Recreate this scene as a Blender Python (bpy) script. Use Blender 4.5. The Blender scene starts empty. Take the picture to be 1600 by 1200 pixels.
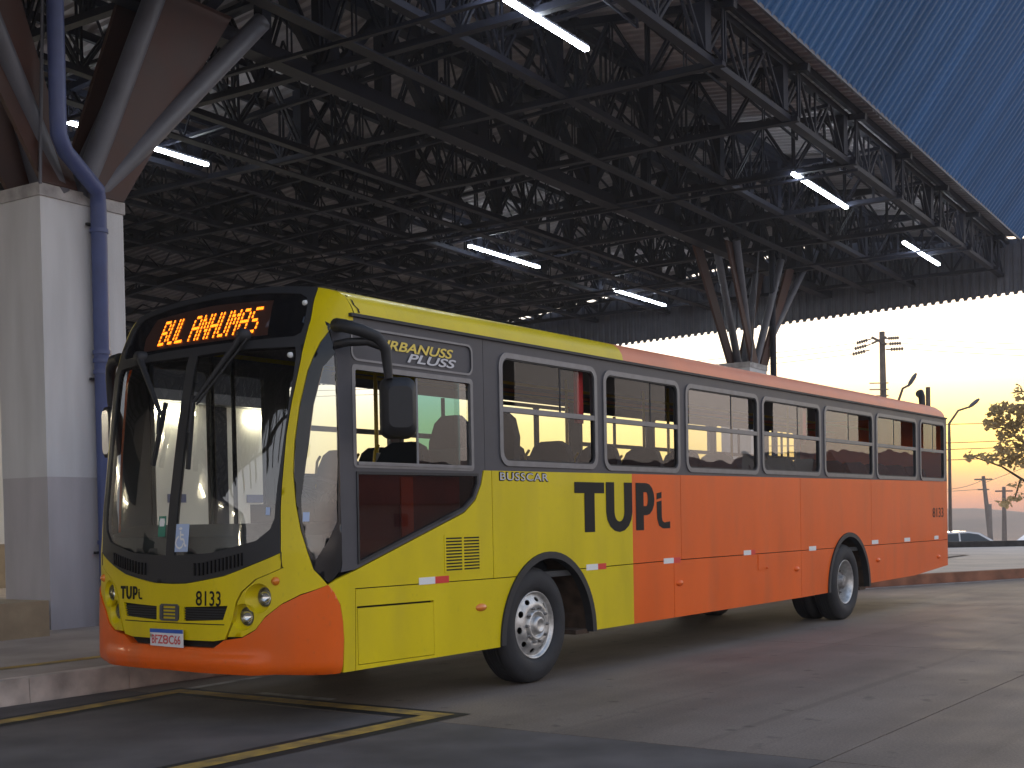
import bpy, math, random
from mathutils import Vector, Matrix
from mathutils.geometry import delaunay_2d_cdt
random.seed(7)
PI = math.pi
SC = bpy.context.scene
COL = SC.collection

# ------------------------------------------------------------------ camera, world, sun, exposure
YAW, PITCH, ROLL = 0.9474, -0.0202, -0.0189
FPX, CY = 1979.25, 850.9
CAM = Vector((-6.0437, -6.1561, 1.4157))
def cam_basis():
    f = Vector((math.sin(YAW) * math.cos(PITCH), math.cos(YAW) * math.cos(PITCH), math.sin(PITCH)))
    r = Vector((math.cos(YAW), -math.sin(YAW), 0))
    u = r.cross(f)
    r2 = r * math.cos(ROLL) + u * math.sin(ROLL)
    u2 = -r * math.sin(ROLL) + u * math.cos(ROLL)
    return r2, u2, f
_r, _u, _f = cam_basis()
cd = bpy.data.cameras.new('camera')
cam = bpy.data.objects.new('camera', cd)
COL.objects.link(cam)
cam.matrix_world = Matrix(((_r.x, _u.x, -_f.x, CAM.x), (_r.y, _u.y, -_f.y, CAM.y), (_r.z, _u.z, -_f.z, CAM.z), (0, 0, 0, 1)))
cd.sensor_width = 36
cd.lens = FPX / 1600 * 36
cd.shift_y = (CY - 600) / 1600
cd.clip_end = 5000
SC.camera = cam

SUN_DIR = Vector((0.966, 0.245, 0.085)).normalized()
w = bpy.data.worlds.new('World')
SC.world = w
w.use_nodes = True
nt = w.node_tree
nt.nodes.clear()
def wn(t, **k):
    n = nt.nodes.new(t)
    for a, b in k.items():
        setattr(n, a, b)
    return n
def ramp(node, stops):
    cr = node.color_ramp
    while len(cr.elements) < len(stops):
        cr.elements.new(0.5)
    for e, (p, c) in zip(cr.elements, stops):
        e.position = p
        e.color = (c[0], c[1], c[2], 1)
tc = wn('ShaderNodeTexCoord')
sep = wn('ShaderNodeSeparateXYZ')
nt.links.new(tc.outputs['Generated'], sep.inputs[0])
# elevation coordinate: sqrt of z spreads the low sky
mx = wn('ShaderNodeMath', operation='MAXIMUM'); mx.inputs[1].default_value = 0
nt.links.new(sep.outputs['Z'], mx.inputs[0])
sq = wn('ShaderNodeMath', operation='SQRT')
nt.links.new(mx.outputs[0], sq.inputs[0])
# sunset side: mauve haze at the horizon, gold above it, white glow, then blue
r1 = wn('ShaderNodeValToRGB')
ramp(r1, [(0.0, (.36, .155, .115)), (.06, (.42, .17, .12)), (.10, (.50, .20, .115)), (.137, (.60, .28, .11)), (.175, (.68, .42, .13)), (.22, (.72, .60, .17)), (.273, (.76, .68, .26)), (.299, (.80, .74, .43)),
          (.323, (.92, .87, .66)), (.36, (1.15, 1.10, .98)), (.45, (1.05, 1.02, 1.0)), (.62, (.45, .52, .66)), (1.0, (.16, .26, .46))])
# away from the sun: dusk belt, peach low, blue high
r2 = wn('ShaderNodeValToRGB')
ramp(r2, [(0.0, (.40, .34, .36)), (.20, (.80, .65, .58)), (.36, (.92, .81, .76)), (.58, (.56, .60, .68)), (1.0, (.16, .26, .46))])
nt.links.new(sq.outputs[0], r1.inputs[0])
nt.links.new(sq.outputs[0], r2.inputs[0])
dot = wn('ShaderNodeVectorMath', operation='DOT_PRODUCT')
hs = Vector((SUN_DIR.x, SUN_DIR.y, 0)).normalized()
dot.inputs[1].default_value = hs
nt.links.new(tc.outputs['Generated'], dot.inputs[0])
mr = wn('ShaderNodeMapRange', interpolation_type='SMOOTHSTEP')
mr.inputs['From Min'].default_value = .76
mr.inputs['From Max'].default_value = .935
nt.links.new(dot.outputs['Value'], mr.inputs['Value'])
mix = wn('ShaderNodeMix', data_type='RGBA')
nt.links.new(mr.outputs[0], mix.inputs['Factor'])
nt.links.new(r2.outputs[0], mix.inputs[6])
nt.links.new(r1.outputs[0], mix.inputs[7])
bg = wn('ShaderNodeBackground'); bg.inputs['Strength'].default_value = 1.0
nt.links.new(mix.outputs[2], bg.inputs['Color'])
sky = wn('ShaderNodeTexSky', sky_type='NISHITA', sun_disc=False)
sky.sun_elevation = math.radians(4)
sky.sun_rotation = math.atan2(SUN_DIR.x, SUN_DIR.y)
sky.dust_density = 4
bg2 = wn('ShaderNodeBackground'); bg2.inputs['Strength'].default_value = .02
nt.links.new(sky.outputs[0], bg2.inputs['Color'])
add = wn('ShaderNodeAddShader')
nt.links.new(bg.outputs[0], add.inputs[0]); nt.links.new(bg2.outputs[0], add.inputs[1])
wo = wn('ShaderNodeOutputWorld')
nt.links.new(add.outputs[0], wo.inputs[0])

sd = bpy.data.lights.new('sun', 'SUN')
sd.energy = .3
sd.angle = math.radians(10)
sd.color = (1, .78, .5)
so = bpy.data.objects.new('sun', sd)
COL.objects.link(so)
so.rotation_euler = SUN_DIR.to_track_quat('Z', 'Y').to_euler()

SC.view_settings.view_transform = 'Standard'
SC.view_settings.look = 'None'
SC.view_settings.exposure = .72
SC.view_settings.gamma = 1
SC.view_settings.use_curve_mapping = False

# ------------------------------------------------------------------ helpers
def mat(name, col, rough=.5, metal=0, noise=0, scale=8, bump=0, bscale=60, spec=.5, coat=0, stretch=None, detail=5, col2=None, bdist=.01):
    m = bpy.data.materials.new(name); m.use_nodes = True
    t = m.node_tree; b = t.nodes['Principled BSDF']
    b.inputs['Base Color'].default_value = (*col, 1)
    b.inputs['Roughness'].default_value = rough
    b.inputs['Metallic'].default_value = metal
    b.inputs['Specular IOR Level'].default_value = spec
    if coat:
        b.inputs['Coat Weight'].default_value = coat
        b.inputs['Coat Roughness'].default_value = .06
    if noise or bump:
        tcn = t.nodes.new('ShaderNodeTexCoord'); vec = tcn.outputs['Object']
        if stretch:
            mp = t.nodes.new('ShaderNodeMapping'); mp.inputs['Scale'].default_value = stretch
            t.links.new(vec, mp.inputs[0]); vec = mp.outputs[0]
    if noise:
        n = t.nodes.new('ShaderNodeTexNoise'); n.inputs['Scale'].default_value = scale; n.inputs['Detail'].default_value = detail
        t.links.new(vec, n.inputs['Vector'])
        cr = t.nodes.new('ShaderNodeValToRGB')
        c2 = col2 or tuple(max(0, c * (1 - noise)) for c in col)
        cr.color_ramp.elements[0].position = .32; cr.color_ramp.elements[1].position = .68
        cr.color_ramp.elements[0].color = (*c2, 1)
        cr.color_ramp.elements[1].color = (*[c * (1 + noise * .35) for c in col], 1)
        t.links.new(n.outputs['Fac'], cr.inputs[0]); t.links.new(cr.outputs[0], b.inputs['Base Color'])
        mrn = t.nodes.new('ShaderNodeMapRange'); mrn.inputs['To Min'].default_value = max(.03, rough - .08); mrn.inputs['To Max'].default_value = min(1, rough + .12)
        t.links.new(n.outputs['Fac'], mrn.inputs['Value']); t.links.new(mrn.outputs[0], b.inputs['Roughness'])
    if bump:
        n2 = t.nodes.new('ShaderNodeTexNoise'); n2.inputs['Scale'].default_value = bscale; n2.inputs['Detail'].default_value = 4
        t.links.new(vec, n2.inputs['Vector'])
        bp = t.nodes.new('ShaderNodeBump'); bp.inputs['Strength'].default_value = bump; bp.inputs['Distance'].default_value = bdist
        t.links.new(n2.outputs['Fac'], bp.inputs['Height']); t.links.new(bp.outputs[0], b.inputs['Normal'])
    return m
def film(m, amt=.35):
    t = m.node_tree; b = t.nodes['Principled BSDF']; src = b.inputs['Base Color'].links[0].from_socket
    tcn = t.nodes.new('ShaderNodeTexCoord')
    def nz(sc, st, lo, hi):
        mp = t.nodes.new('ShaderNodeMapping'); mp.inputs['Scale'].default_value = st; t.links.new(tcn.outputs['Object'], mp.inputs[0])
        n = t.nodes.new('ShaderNodeTexNoise'); n.inputs['Scale'].default_value = sc; n.inputs['Detail'].default_value = 6; t.links.new(mp.outputs[0], n.inputs['Vector'])
        r = t.nodes.new('ShaderNodeMapRange'); r.inputs['From Min'].default_value = lo; r.inputs['From Max'].default_value = hi; t.links.new(n.outputs['Fac'], r.inputs['Value']); return r.outputs[0]
    a = nz(3.0, (1, 1, .25), .50, .78); s2 = nz(38, (1, 1, .5), .60, .74)
    mx = t.nodes.new('ShaderNodeMath'); mx.operation = 'MAXIMUM'; t.links.new(a, mx.inputs[0]); t.links.new(s2, mx.inputs[1])
    ml = t.nodes.new('ShaderNodeMath'); ml.operation = 'MULTIPLY'; ml.inputs[1].default_value = amt; t.links.new(mx.outputs[0], ml.inputs[0])
    x = t.nodes.new('ShaderNodeMix'); x.data_type = 'RGBA'; x.inputs[7].default_value = (.16, .11, .06, 1)
    t.links.new(ml.outputs[0], x.inputs[0]); t.links.new(src, x.inputs[6]); t.links.new(x.outputs[2], b.inputs['Base Color'])
    return m
def emit(name, col, s):
    m = bpy.data.materials.new(name); m.use_nodes = True
    b = m.node_tree.nodes['Principled BSDF']
    b.inputs['Base Color'].default_value = (*[min(1, c) * .5 for c in col], 1)
    b.inputs['Emission Color'].default_value = (*col, 1); b.inputs['Emission Strength'].default_value = s
    return m
def glass(name, tint=(.75, .8, .78), ior=1.7, rough=.0, wav=.0):
    m = bpy.data.materials.new(name); m.use_nodes = True
    t = m.node_tree; t.nodes.clear()
    o = t.nodes.new('ShaderNodeOutputMaterial'); mi = t.nodes.new('ShaderNodeMixShader')
    fr = t.nodes.new('ShaderNodeFresnel'); fr.inputs['IOR'].default_value = ior
    tr = t.nodes.new('ShaderNodeBsdfTransparent'); tr.inputs[0].default_value = (*tint, 1)
    gl = t.nodes.new('ShaderNodeBsdfGlossy'); gl.inputs['Roughness'].default_value = rough
    if wav:
        tcn = t.nodes.new('ShaderNodeTexCoord')
        n2 = t.nodes.new('ShaderNodeTexNoise'); n2.inputs['Scale'].default_value = 2.2; n2.inputs['Detail'].default_value = 1
        t.links.new(tcn.outputs['Object'], n2.inputs['Vector'])
        bp = t.nodes.new('ShaderNodeBump'); bp.inputs['Strength'].default_value = wav; bp.inputs['Distance'].default_value = .02
        t.links.new(n2.outputs['Fac'], bp.inputs['Height']); t.links.new(bp.outputs[0], gl.inputs['Normal']); t.links.new(bp.outputs[0], fr.inputs['Normal'])
    t.links.new(fr.outputs[0], mi.inputs[0]); t.links.new(tr.outputs[0], mi.inputs[1]); t.links.new(gl.outputs[0], mi.inputs[2])
    t.links.new(mi.outputs[0], o.inputs[0])
    return m

def setup(o, parent=None, label=None, cat=None, group=None, kind=None):
    COL.objects.link(o)
    if parent is not None: o.parent = parent
    for k, v in (('label', label), ('category', cat), ('group', group), ('kind', kind)):
        if v: o[k] = v
    return o
def empty(name, loc=(0, 0, 0), label=None, cat=None, group=None, kind=None, rz=0):
    o = bpy.data.objects.new(name, None); o.location = loc; o.rotation_euler = (0, 0, rz); o.empty_display_size = .2
    return setup(o, None, label, cat, group, kind)
class MB:
    def __init__(s): s.v = []; s.f = []; s.m = []; s.sm = []
    def add(s, vs, fs, mi=0, smooth=False):
        b = len(s.v); s.v += [tuple(v) for v in vs]
        for f in fs:
            s.f.append(tuple(i + b for i in f)); s.m.append(mi); s.sm.append(smooth)
        return s
    def box(s, x0, x1, y0, y1, z0, z1, mi=0):
        return s.add([(x0, y0, z0), (x1, y0, z0), (x1, y1, z0), (x0, y1, z0), (x0, y0, z1), (x1, y0, z1), (x1, y1, z1), (x0, y1, z1)],
                     [(3, 2, 1, 0), (4, 5, 6, 7), (0, 1, 5, 4), (1, 2, 6, 5), (2, 3, 7, 6), (3, 0, 4, 7)], mi)
    def bar(s, p, q, w, h=None, mi=0, up=(0, 0, 1)):
        p = Vector(p); q = Vector(q); d = (q - p).normalized(); h = h or w; u = Vector(up)
        if abs(d.dot(u)) > .95: u = Vector((1, 0, 0)) if abs(d.x) < .9 else Vector((0, 1, 0))
        a = d.cross(u).normalized(); b = a.cross(d).normalized()
        vs = [e + a * (sx * w / 2) + b * (sz * h / 2) for e in (p, q) for sx, sz in ((-1, -1), (1, -1), (1, 1), (-1, 1))]
        return s.add(vs, [(3, 2, 1, 0), (4, 5, 6, 7), (0, 1, 5, 4), (1, 2, 6, 5), (2, 3, 7, 6), (3, 0, 4, 7)], mi)
    def tube(s, pts, r, n=10, mi=0, cap=True):
        pts = [Vector(p) for p in pts]; rs = r if isinstance(r, (list, tuple)) else [r] * len(pts)
        vs = []; ref = None
        for i, p in enumerate(pts):
            d = ((pts[i + 1] if i < len(pts) - 1 else p) - (pts[i - 1] if i else p)).normalized()
            if ref is None: ref = Vector((0, 0, 1)) if abs(d.z) < .9 else Vector((1, 0, 0))
            a = (ref - d * ref.dot(d)).normalized(); b = d.cross(a); ref = a
            vs += [p + (a * math.cos(2 * PI * k / n) + b * math.sin(2 * PI * k / n)) * rs[i] for k in range(n)]
        fs = [(i * n + k, i * n + (k + 1) % n, (i + 1) * n + (k + 1) % n, (i + 1) * n + k) for i in range(len(pts) - 1) for k in range(n)]
        s.add(vs, fs, mi, True)
        if cap:
            s.add(vs[:n], [tuple(range(n))[::-1]], mi); s.add(vs[-n:], [tuple(range(n))], mi)
        return s
    def lathe(s, prof, n=32, axis='y', c=(0, 0, 0), mi=0, smooth=True):
        vs = []
        for r, h in prof:
            for k in range(n):
                a = 2 * PI * k / n; x, y = r * math.cos(a), r * math.sin(a)
                vs.append({'y': (c[0] + x, c[1] + h, c[2] + y), 'z': (c[0] + x, c[1] + y, c[2] + h), 'x': (c[0] + h, c[1] + x, c[2] + y)}[axis])
        fs = [(i * n + k, i * n + (k + 1) % n, (i + 1) * n + (k + 1) % n, (i + 1) * n + k) for i in range(len(prof) - 1) for k in range(n)]
        return s.add(vs, fs, mi, smooth)
    def prism(s, poly, y0, y1, mi=0):      # poly in (x,z), extruded along y
        n = len(poly)
        vs = [(x, y0, z) for x, z in poly] + [(x, y1, z) for x, z in poly]
        return s.add(vs, [tuple(range(n)), tuple(range(2 * n - 1, n - 1, -1))] + [(i, i + n, (i + 1) % n + n, (i + 1) % n) for i in range(n)], mi)
    def build(s, name, mats, parent=None, **k):
        me = bpy.data.meshes.new(name); me.from_pydata(s.v, [], s.f)
        for m in (mats if isinstance(mats, (list, tuple)) else [mats]): me.materials.append(m)
        me.polygons.foreach_set('material_index', s.m); me.polygons.foreach_set('use_smooth', s.sm)
        me.update()
        return setup(bpy.data.objects.new(name, me), parent, **k)
def inside(pt, poly):
    x, y = pt; c = False; n = len(poly)
    for i in range(n):
        x1, y1 = poly[i]; x2, y2 = poly[i - 1]
        if (y1 > y) != (y2 > y) and x < (x2 - x1) * (y - y1) / (y2 - y1) + x1: c = not c
    return c
def dens(loop, res):
    out = []
    for i in range(len(loop)):
        a = loop[i]; b = loop[(i + 1) % len(loop)]
        n = max(1, int(math.hypot(a[0] - b[0], a[1] - b[1]) / res + .999))
        out += [(a[0] + (b[0] - a[0]) * k / n, a[1] + (b[1] - a[1]) * k / n) for k in range(n)]
    return out
def patch(name, outer, holes, S, mats, parent, thick=.02, off=0, res=None, grid=None, cuts=(), matfn=None, smooth=None, rim=True, rev=False, backmat=None, **kw):
    """sheet cut from a parametric surface S(a,b), with holes, thickness inward, optional paint split"""
    smooth = bool(res) if smooth is None else smooth
    loops = [outer] + list(holes)
    if res: loops = [dens(l, res) for l in loops]
    pts = []; ed = []
    for l in loops:
        b = len(pts); pts += [Vector(p) for p in l]; ed += [(b + i, b + (i + 1) % len(l)) for i in range(len(l))]
    for c0, c1 in cuts:
        b = len(pts); pts += [Vector(c0), Vector(c1)]; ed.append((b, b + 1))
    if res:
        g = grid or res
        a0 = min(p[0] for p in loops[0]); a1 = max(p[0] for p in loops[0]); b0 = min(p[1] for p in loops[0]); b1 = max(p[1] for p in loops[0])
        for i in range(1, int((a1 - a0) / g) + 1):
            for j in range(1, int((b1 - b0) / g) + 1):
                q = (a0 + i * g, b0 + j * g)
                if inside(q, loops[0]) and not any(inside(q, h) for h in loops[1:]): pts.append(Vector(q))
    vv, ee, ff = delaunay_2d_cdt(pts, ed, [], 0, 1e-6)[:3]
    tris = []
    for f in ff:
        c = (sum(vv[i][0] for i in f) / len(f), sum(vv[i][1] for i in f) / len(f))
        if inside(c, loops[0]) and not any(inside(c, h) for h in loops[1:]): tris.append((tuple(f), c))
    def pos(a, b, o):
        h = 1e-3
        p = Vector(S(a, b)); da = Vector(S(a + h, b)) - Vector(S(a - h, b)); db = Vector(S(a, b + h)) - Vector(S(a, b - h))
        n = da.cross(db).normalized()
        return p + n * o
    o_f = off if callable(off) else (lambda a, b: off)
    if backmat is not None: mats = (list(mats) if isinstance(mats, (list, tuple)) else [mats]) + [backmat]
    mb = MB()
    P3 = [pos(v[0], v[1], o_f(v[0], v[1])) for v in vv]
    # face order so that normals follow da x db
    base = len(mb.v); mb.v += [tuple(p) for p in P3]
    for f, c in tris:
        a, b, d = vv[f[0]], vv[f[1]], vv[f[2]]
        if ((b[0] - a[0]) * (d[1] - a[1]) - (b[1] - a[1]) * (d[0] - a[0]) < 0) != rev: f = f[::-1]
        mb.f.append(f); mb.m.append(matfn(*c) if matfn else 0); mb.sm.append(smooth)
    if rim and thick:
        for l in loops:
            n = len(l)
            fr = [pos(a, b, o_f(a, b)) for a, b in l]; bk = [pos(a, b, o_f(a, b) - thick) for a, b in l]
            k = len(mb.v); mb.v += [tuple(p) for p in fr + bk]
            for i in range(n):
                j = (i + 1) % n
                mb.f.append((k + i, k + n + i, k + n + j, k + j)); mb.sm.append(False)
                mb.m.append(matfn((l[i][0] + l[j][0]) / 2, (l[i][1] + l[j][1]) / 2) if matfn else 0)
        if not res:                                              # closed back for flat sheets
            k = len(mb.v); mb.v += [tuple(pos(v[0], v[1], o_f(v[0], v[1]) - thick)) for v in vv]
            for f, c in tris:
                mb.f.append(tuple(i + k for i in f)); mb.m.append(len(mats) - 1 if backmat is not None else matfn(*c) if matfn else 0); mb.sm.append(False)
    return mb.build(name, mats, parent, **kw)
def rr(x0, x1, z0, z1, r, n=5):
    out = []
    for cx, cz, a0 in ((x1 - r, z1 - r, 0), (x0 + r, z1 - r, 90), (x0 + r, z0 + r, 180), (x1 - r, z0 + r, 270)):
        for k in range(n + 1):
            a = math.radians(a0 + 90 * k / n); out.append((cx + r * math.cos(a), cz + r * math.sin(a)))
    return out
def interp(x, xs, ys):
    if x <= xs[0]: return ys[0]
    for i in range(1, len(xs)):
        if x <= xs[i]: return ys[i - 1] + (ys[i] - ys[i - 1]) * (x - xs[i - 1]) / (xs[i] - xs[i - 1])
    return ys[-1]
_dg = None
def text_pts(txt, bold=0.0, shear=0, spacing=1.0):
    cu = bpy.data.curves.new('t', 'FONT'); cu.body = txt; cu.offset = bold; cu.shear = shear; cu.space_character = spacing; cu.resolution_u = 4
    ob = bpy.data.objects.new('t', cu); COL.objects.link(ob)
    dg = bpy.context.evaluated_depsgraph_get()
    me = bpy.data.meshes.new_from_object(ob.evaluated_get(dg))
    vs = [(v.co.x, v.co.y) for v in me.vertices]; fs = [tuple(p.vertices) for p in me.polygons]
    bpy.data.objects.remove(ob); bpy.data.curves.remove(cu); bpy.data.meshes.remove(me)
    return vs, fs
def text(name, txt, rect, S, m, parent, off=.003, bold=.01, shear=0, spacing=1.0, **kw):
    vs, fs = text_pts(txt, bold, shear, spacing)
    x0 = min(v[0] for v in vs); x1 = max(v[0] for v in vs); y0 = min(v[1] for v in vs); y1 = max(v[1] for v in vs)
    a0, a1, b0, b1 = rect
    def pos(v):
        a = a0 + (v[0] - x0) / (x1 - x0) * (a1 - a0); b = b0 + (v[1] - y0) / (y1 - y0) * (b1 - b0); h = 1e-3
        p = Vector(S(a, b)); n = (Vector(S(a + h, b)) - Vector(S(a - h, b))).cross(Vector(S(a, b + h)) - Vector(S(a, b - h))).normalized()
        return p + n * off
    return MB().add([pos(v) for v in vs], fs).build(name, m, parent, **kw)

# ------------------------------------------------------------------ materials
M = {}
M['yellow'] = mat('yellow bus paint', (.72, .56, .001), .34, noise=.10, scale=2.2, stretch=(1, 1, .35), spec=.25, coat=.14, bump=.12, bscale=1.6, bdist=.03)
M['orange'] = mat('orange bus paint', (.84, .125, .004), .34, noise=.10, scale=2.2, stretch=(1, 1, .35), spec=.28, coat=.2, bump=.12, bscale=1.6, bdist=.03)
film(M['yellow'], .17); film(M['orange'], .19)
M['roofo'] = mat('faded orange roof paint with sky sheen', (.80, .27, .13), .45, noise=.15, scale=1.5)  # fading and the sky's reflection both put into this paler orange
M['dgrey'] = mat('dark grey bus paint', (.075, .073, .082), .42, noise=.12, scale=5, spec=.3)
M['rubber'] = mat('black rubber', (.018, .018, .02), .55, noise=.2, scale=12)
M['tyre'] = mat('tyre rubber', (.022, .022, .025), .7, noise=.35, scale=9, bump=.2, bscale=90)
M['black'] = mat('black gloss', (.008, .008, .009), .12)
M['blackmat'] = mat('black matt plastic', (.02, .02, .022), .6)
M['dark'] = mat('dark underbody', (.012, .011, .010), .9)
M['dirt'] = mat('dirty wheel housing', (.09, .055, .035), .95, noise=.6, scale=7, bump=.5, bscale=20)
M['alu'] = mat('worn window frame', (.20, .20, .21), .4, .5, noise=.2, scale=8)
M['silver'] = mat('worn silver wheel', (.62, .61, .59), .38, .75, noise=.35, scale=14, bump=.15, bscale=40)
M['hub'] = mat('dirty hub', (.30, .29, .28), .55, .6, noise=.5, scale=20)
M['lens'] = mat('headlamp reflector', (.85, .85, .82), .12, .9)
M['amber'] = mat('amber lens', (.75, .22, .02), .2, coat=.5)
M['white'] = mat('white reflector', (.80, .80, .78), .35)
M['red'] = mat('red reflector', (.70, .04, .03), .35)
M['ink'] = mat('black lettering', (.010, .010, .012), .5, spec=.15)
M['chrome'] = mat('chrome letters', (.75, .75, .77), .22, .8)
M['glass'] = glass('side window glass', (.86, .86, .84), 1.42, wav=.10)
M['glass2'] = glass('rear side window glass', (.66, .66, .65), 2.5, wav=.10)
M['wind'] = glass('windscreen glass', (.80, .85, .82), 2.3)
M['green'] = glass('tinted cab glass', (.13, .33, .35), 1.7, wav=.1)
M['darkglass'] = glass('dark lower glass', (.42, .33, .30), 1.55)
M['seat'] = mat('dark seat fabric', (.010, .013, .020), .85, noise=.3, scale=20)
M['rail'] = mat('yellow handrail', (.55, .36, .02), .4)
M['inner'] = mat('grey interior panel', (.22, .22, .22), .7)
M['ceil'] = mat('interior ceiling panel', (.16, .15, .15), .7)
M['dash'] = mat('grey dashboard', (.13, .14, .14), .7, noise=.15, scale=6)
M['redpanel'] = mat('red brown cab reflection', (.30, .05, .03), .5, noise=.3, scale=3)  # colour of the reflections in the lower cab glass
M['letter'] = mat('grey badge letters', (.55, .55, .57), .35)
M['floor'] = mat('interior floor', (.05, .05, .05), .8)
M['curtain'] = mat('red curtain', (.45, .03, .03), .8)
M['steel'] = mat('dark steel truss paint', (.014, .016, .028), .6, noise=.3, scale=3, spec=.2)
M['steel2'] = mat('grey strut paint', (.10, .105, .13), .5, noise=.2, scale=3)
M['deck'] = mat('roof deck underside', (.31, .295, .31), .7, noise=.3, scale=1.2)
M['rust'] = mat('red brown plate', (.052, .017, .011), .6, noise=.3, scale=2)
M['blue'] = mat('blue roof sheet', (.065, .20, .45), .45, noise=.25, scale=.5, stretch=(2.0, .15, .15))
M['pipe'] = mat('blue downpipe', (.065, .092, .23), .45, noise=.15, scale=4)
M['colw'] = mat('painted concrete', (.58, .595, .615), .8, noise=.14, scale=2.2, stretch=(1.6, 1.6, .25), bump=.15, bscale=25)
M['colg'] = mat('grey painted dado', (.44, .43, .455), .85, noise=.14, scale=2.2, stretch=(1.6, 1.6, .3), bump=.15, bscale=25)
M['cap'] = mat('stained concrete cap', (.42, .41, .41), .9, noise=.35, scale=5, bump=.4, bscale=30)
M['plinth'] = mat('tan concrete', (.36, .28, .18), .9, noise=.2, scale=4, bump=.3, bscale=40)
M['conc'] = mat('platform concrete', (.38, .32, .28), .9, noise=.25, scale=1.5, bump=.3, bscale=30)
M['kerb'] = mat('worn kerb', (.66, .57, .50), .9, noise=.45, scale=3, bump=.4, bscale=30)
M['island'] = mat('pale island concrete', (.58, .49, .41), .9, noise=.2, scale=.8, bump=.3, bscale=20)
M['redkerb'] = mat('red dirt kerb', (.26, .11, .06), .95, noise=.45, scale=2.5, bump=.4, bscale=20)
M['lamp'] = emit('lit tube', (.84, .92, 1.0), 34)
M['led'] = emit('amber led', (1.0, .20, .01), 2.6)
M['bwall'] = mat('cream wall', (.74, .72, .66), .7, noise=.06, scale=.8)
M['wood'] = mat('weathered pole', (.16, .13, .11), .9, noise=.3, scale=4)
M['bark'] = mat('tree bark', (.10, .075, .05), .9, noise=.4, scale=10)
def leafmat():
    m = bpy.data.materials.new('sunlit dry leaf'); m.use_nodes = True; t = m.node_tree; t.nodes.clear()
    o = t.nodes.new('ShaderNodeOutputMaterial'); mi = t.nodes.new('ShaderNodeMixShader'); mi.inputs[0].default_value = .62
    d = t.nodes.new('ShaderNodeBsdfDiffuse'); l = t.nodes.new('ShaderNodeBsdfTranslucent')
    n = t.nodes.new('ShaderNodeTexNoise'); n.inputs['Scale'].default_value = 6
    r = t.nodes.new('ShaderNodeValToRGB'); ramp(r, [(.3, (.38, .30, .16)), (.7, (.62, .49, .29))])
    t.links.new(n.outputs['Fac'], r.inputs[0])
    for b in (d, l): t.links.new(r.outputs[0], b.inputs[0])
    t.links.new(d.outputs[0], mi.inputs[1]); t.links.new(l.outputs[0], mi.inputs[2]); t.links.new(mi.outputs[0], o.inputs[0])
    return m
M['leaf'] = leafmat()
M['carpaint'] = mat('white car paint', (.80, .80, .80), .25, coat=.5)
M['carglass'] = mat('car glass', (.03, .04, .05), .08)
M['wall'] = mat('dark low wall', (.055, .05, .05), .9, noise=.5, scale=6, bump=.5, bscale=12)
M['ground'] = mat('dry hillside grass', (.42, .25, .15), .95, noise=.4, scale=.03, col2=(.28, .18, .11))
M['soil'] = mat('soil under slabs', (.02, .019, .018), .95)
M['yline'] = mat('worn yellow line', (.46, .29, .05), .75, noise=.5, scale=6, col2=(.20, .14, .06))
M['kline'] = mat('black line edge', (.018, .018, .018), .7, noise=.3, scale=6)
M['wline'] = mat('worn white line', (.50, .48, .45), .8, noise=.5, scale=5, col2=(.2, .18, .17))
M['plate'] = mat('number plate white', (.75, .74, .74), .4)
M['plateb'] = mat('number plate blue', (.03, .10, .42), .4)
M['platered'] = mat('number plate red', (.62, .10, .10), .5)
M['ledback'] = mat('display backing', (.05, .022, .016), .35)
M['sticker'] = mat('sticker blue', (.42, .52, .72), .5)
M['stickg'] = mat('sticker green', (.03, .20, .13), .5)
M['yellowt'] = mat('yellow letter', (.78, .58, .08), .4)
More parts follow.
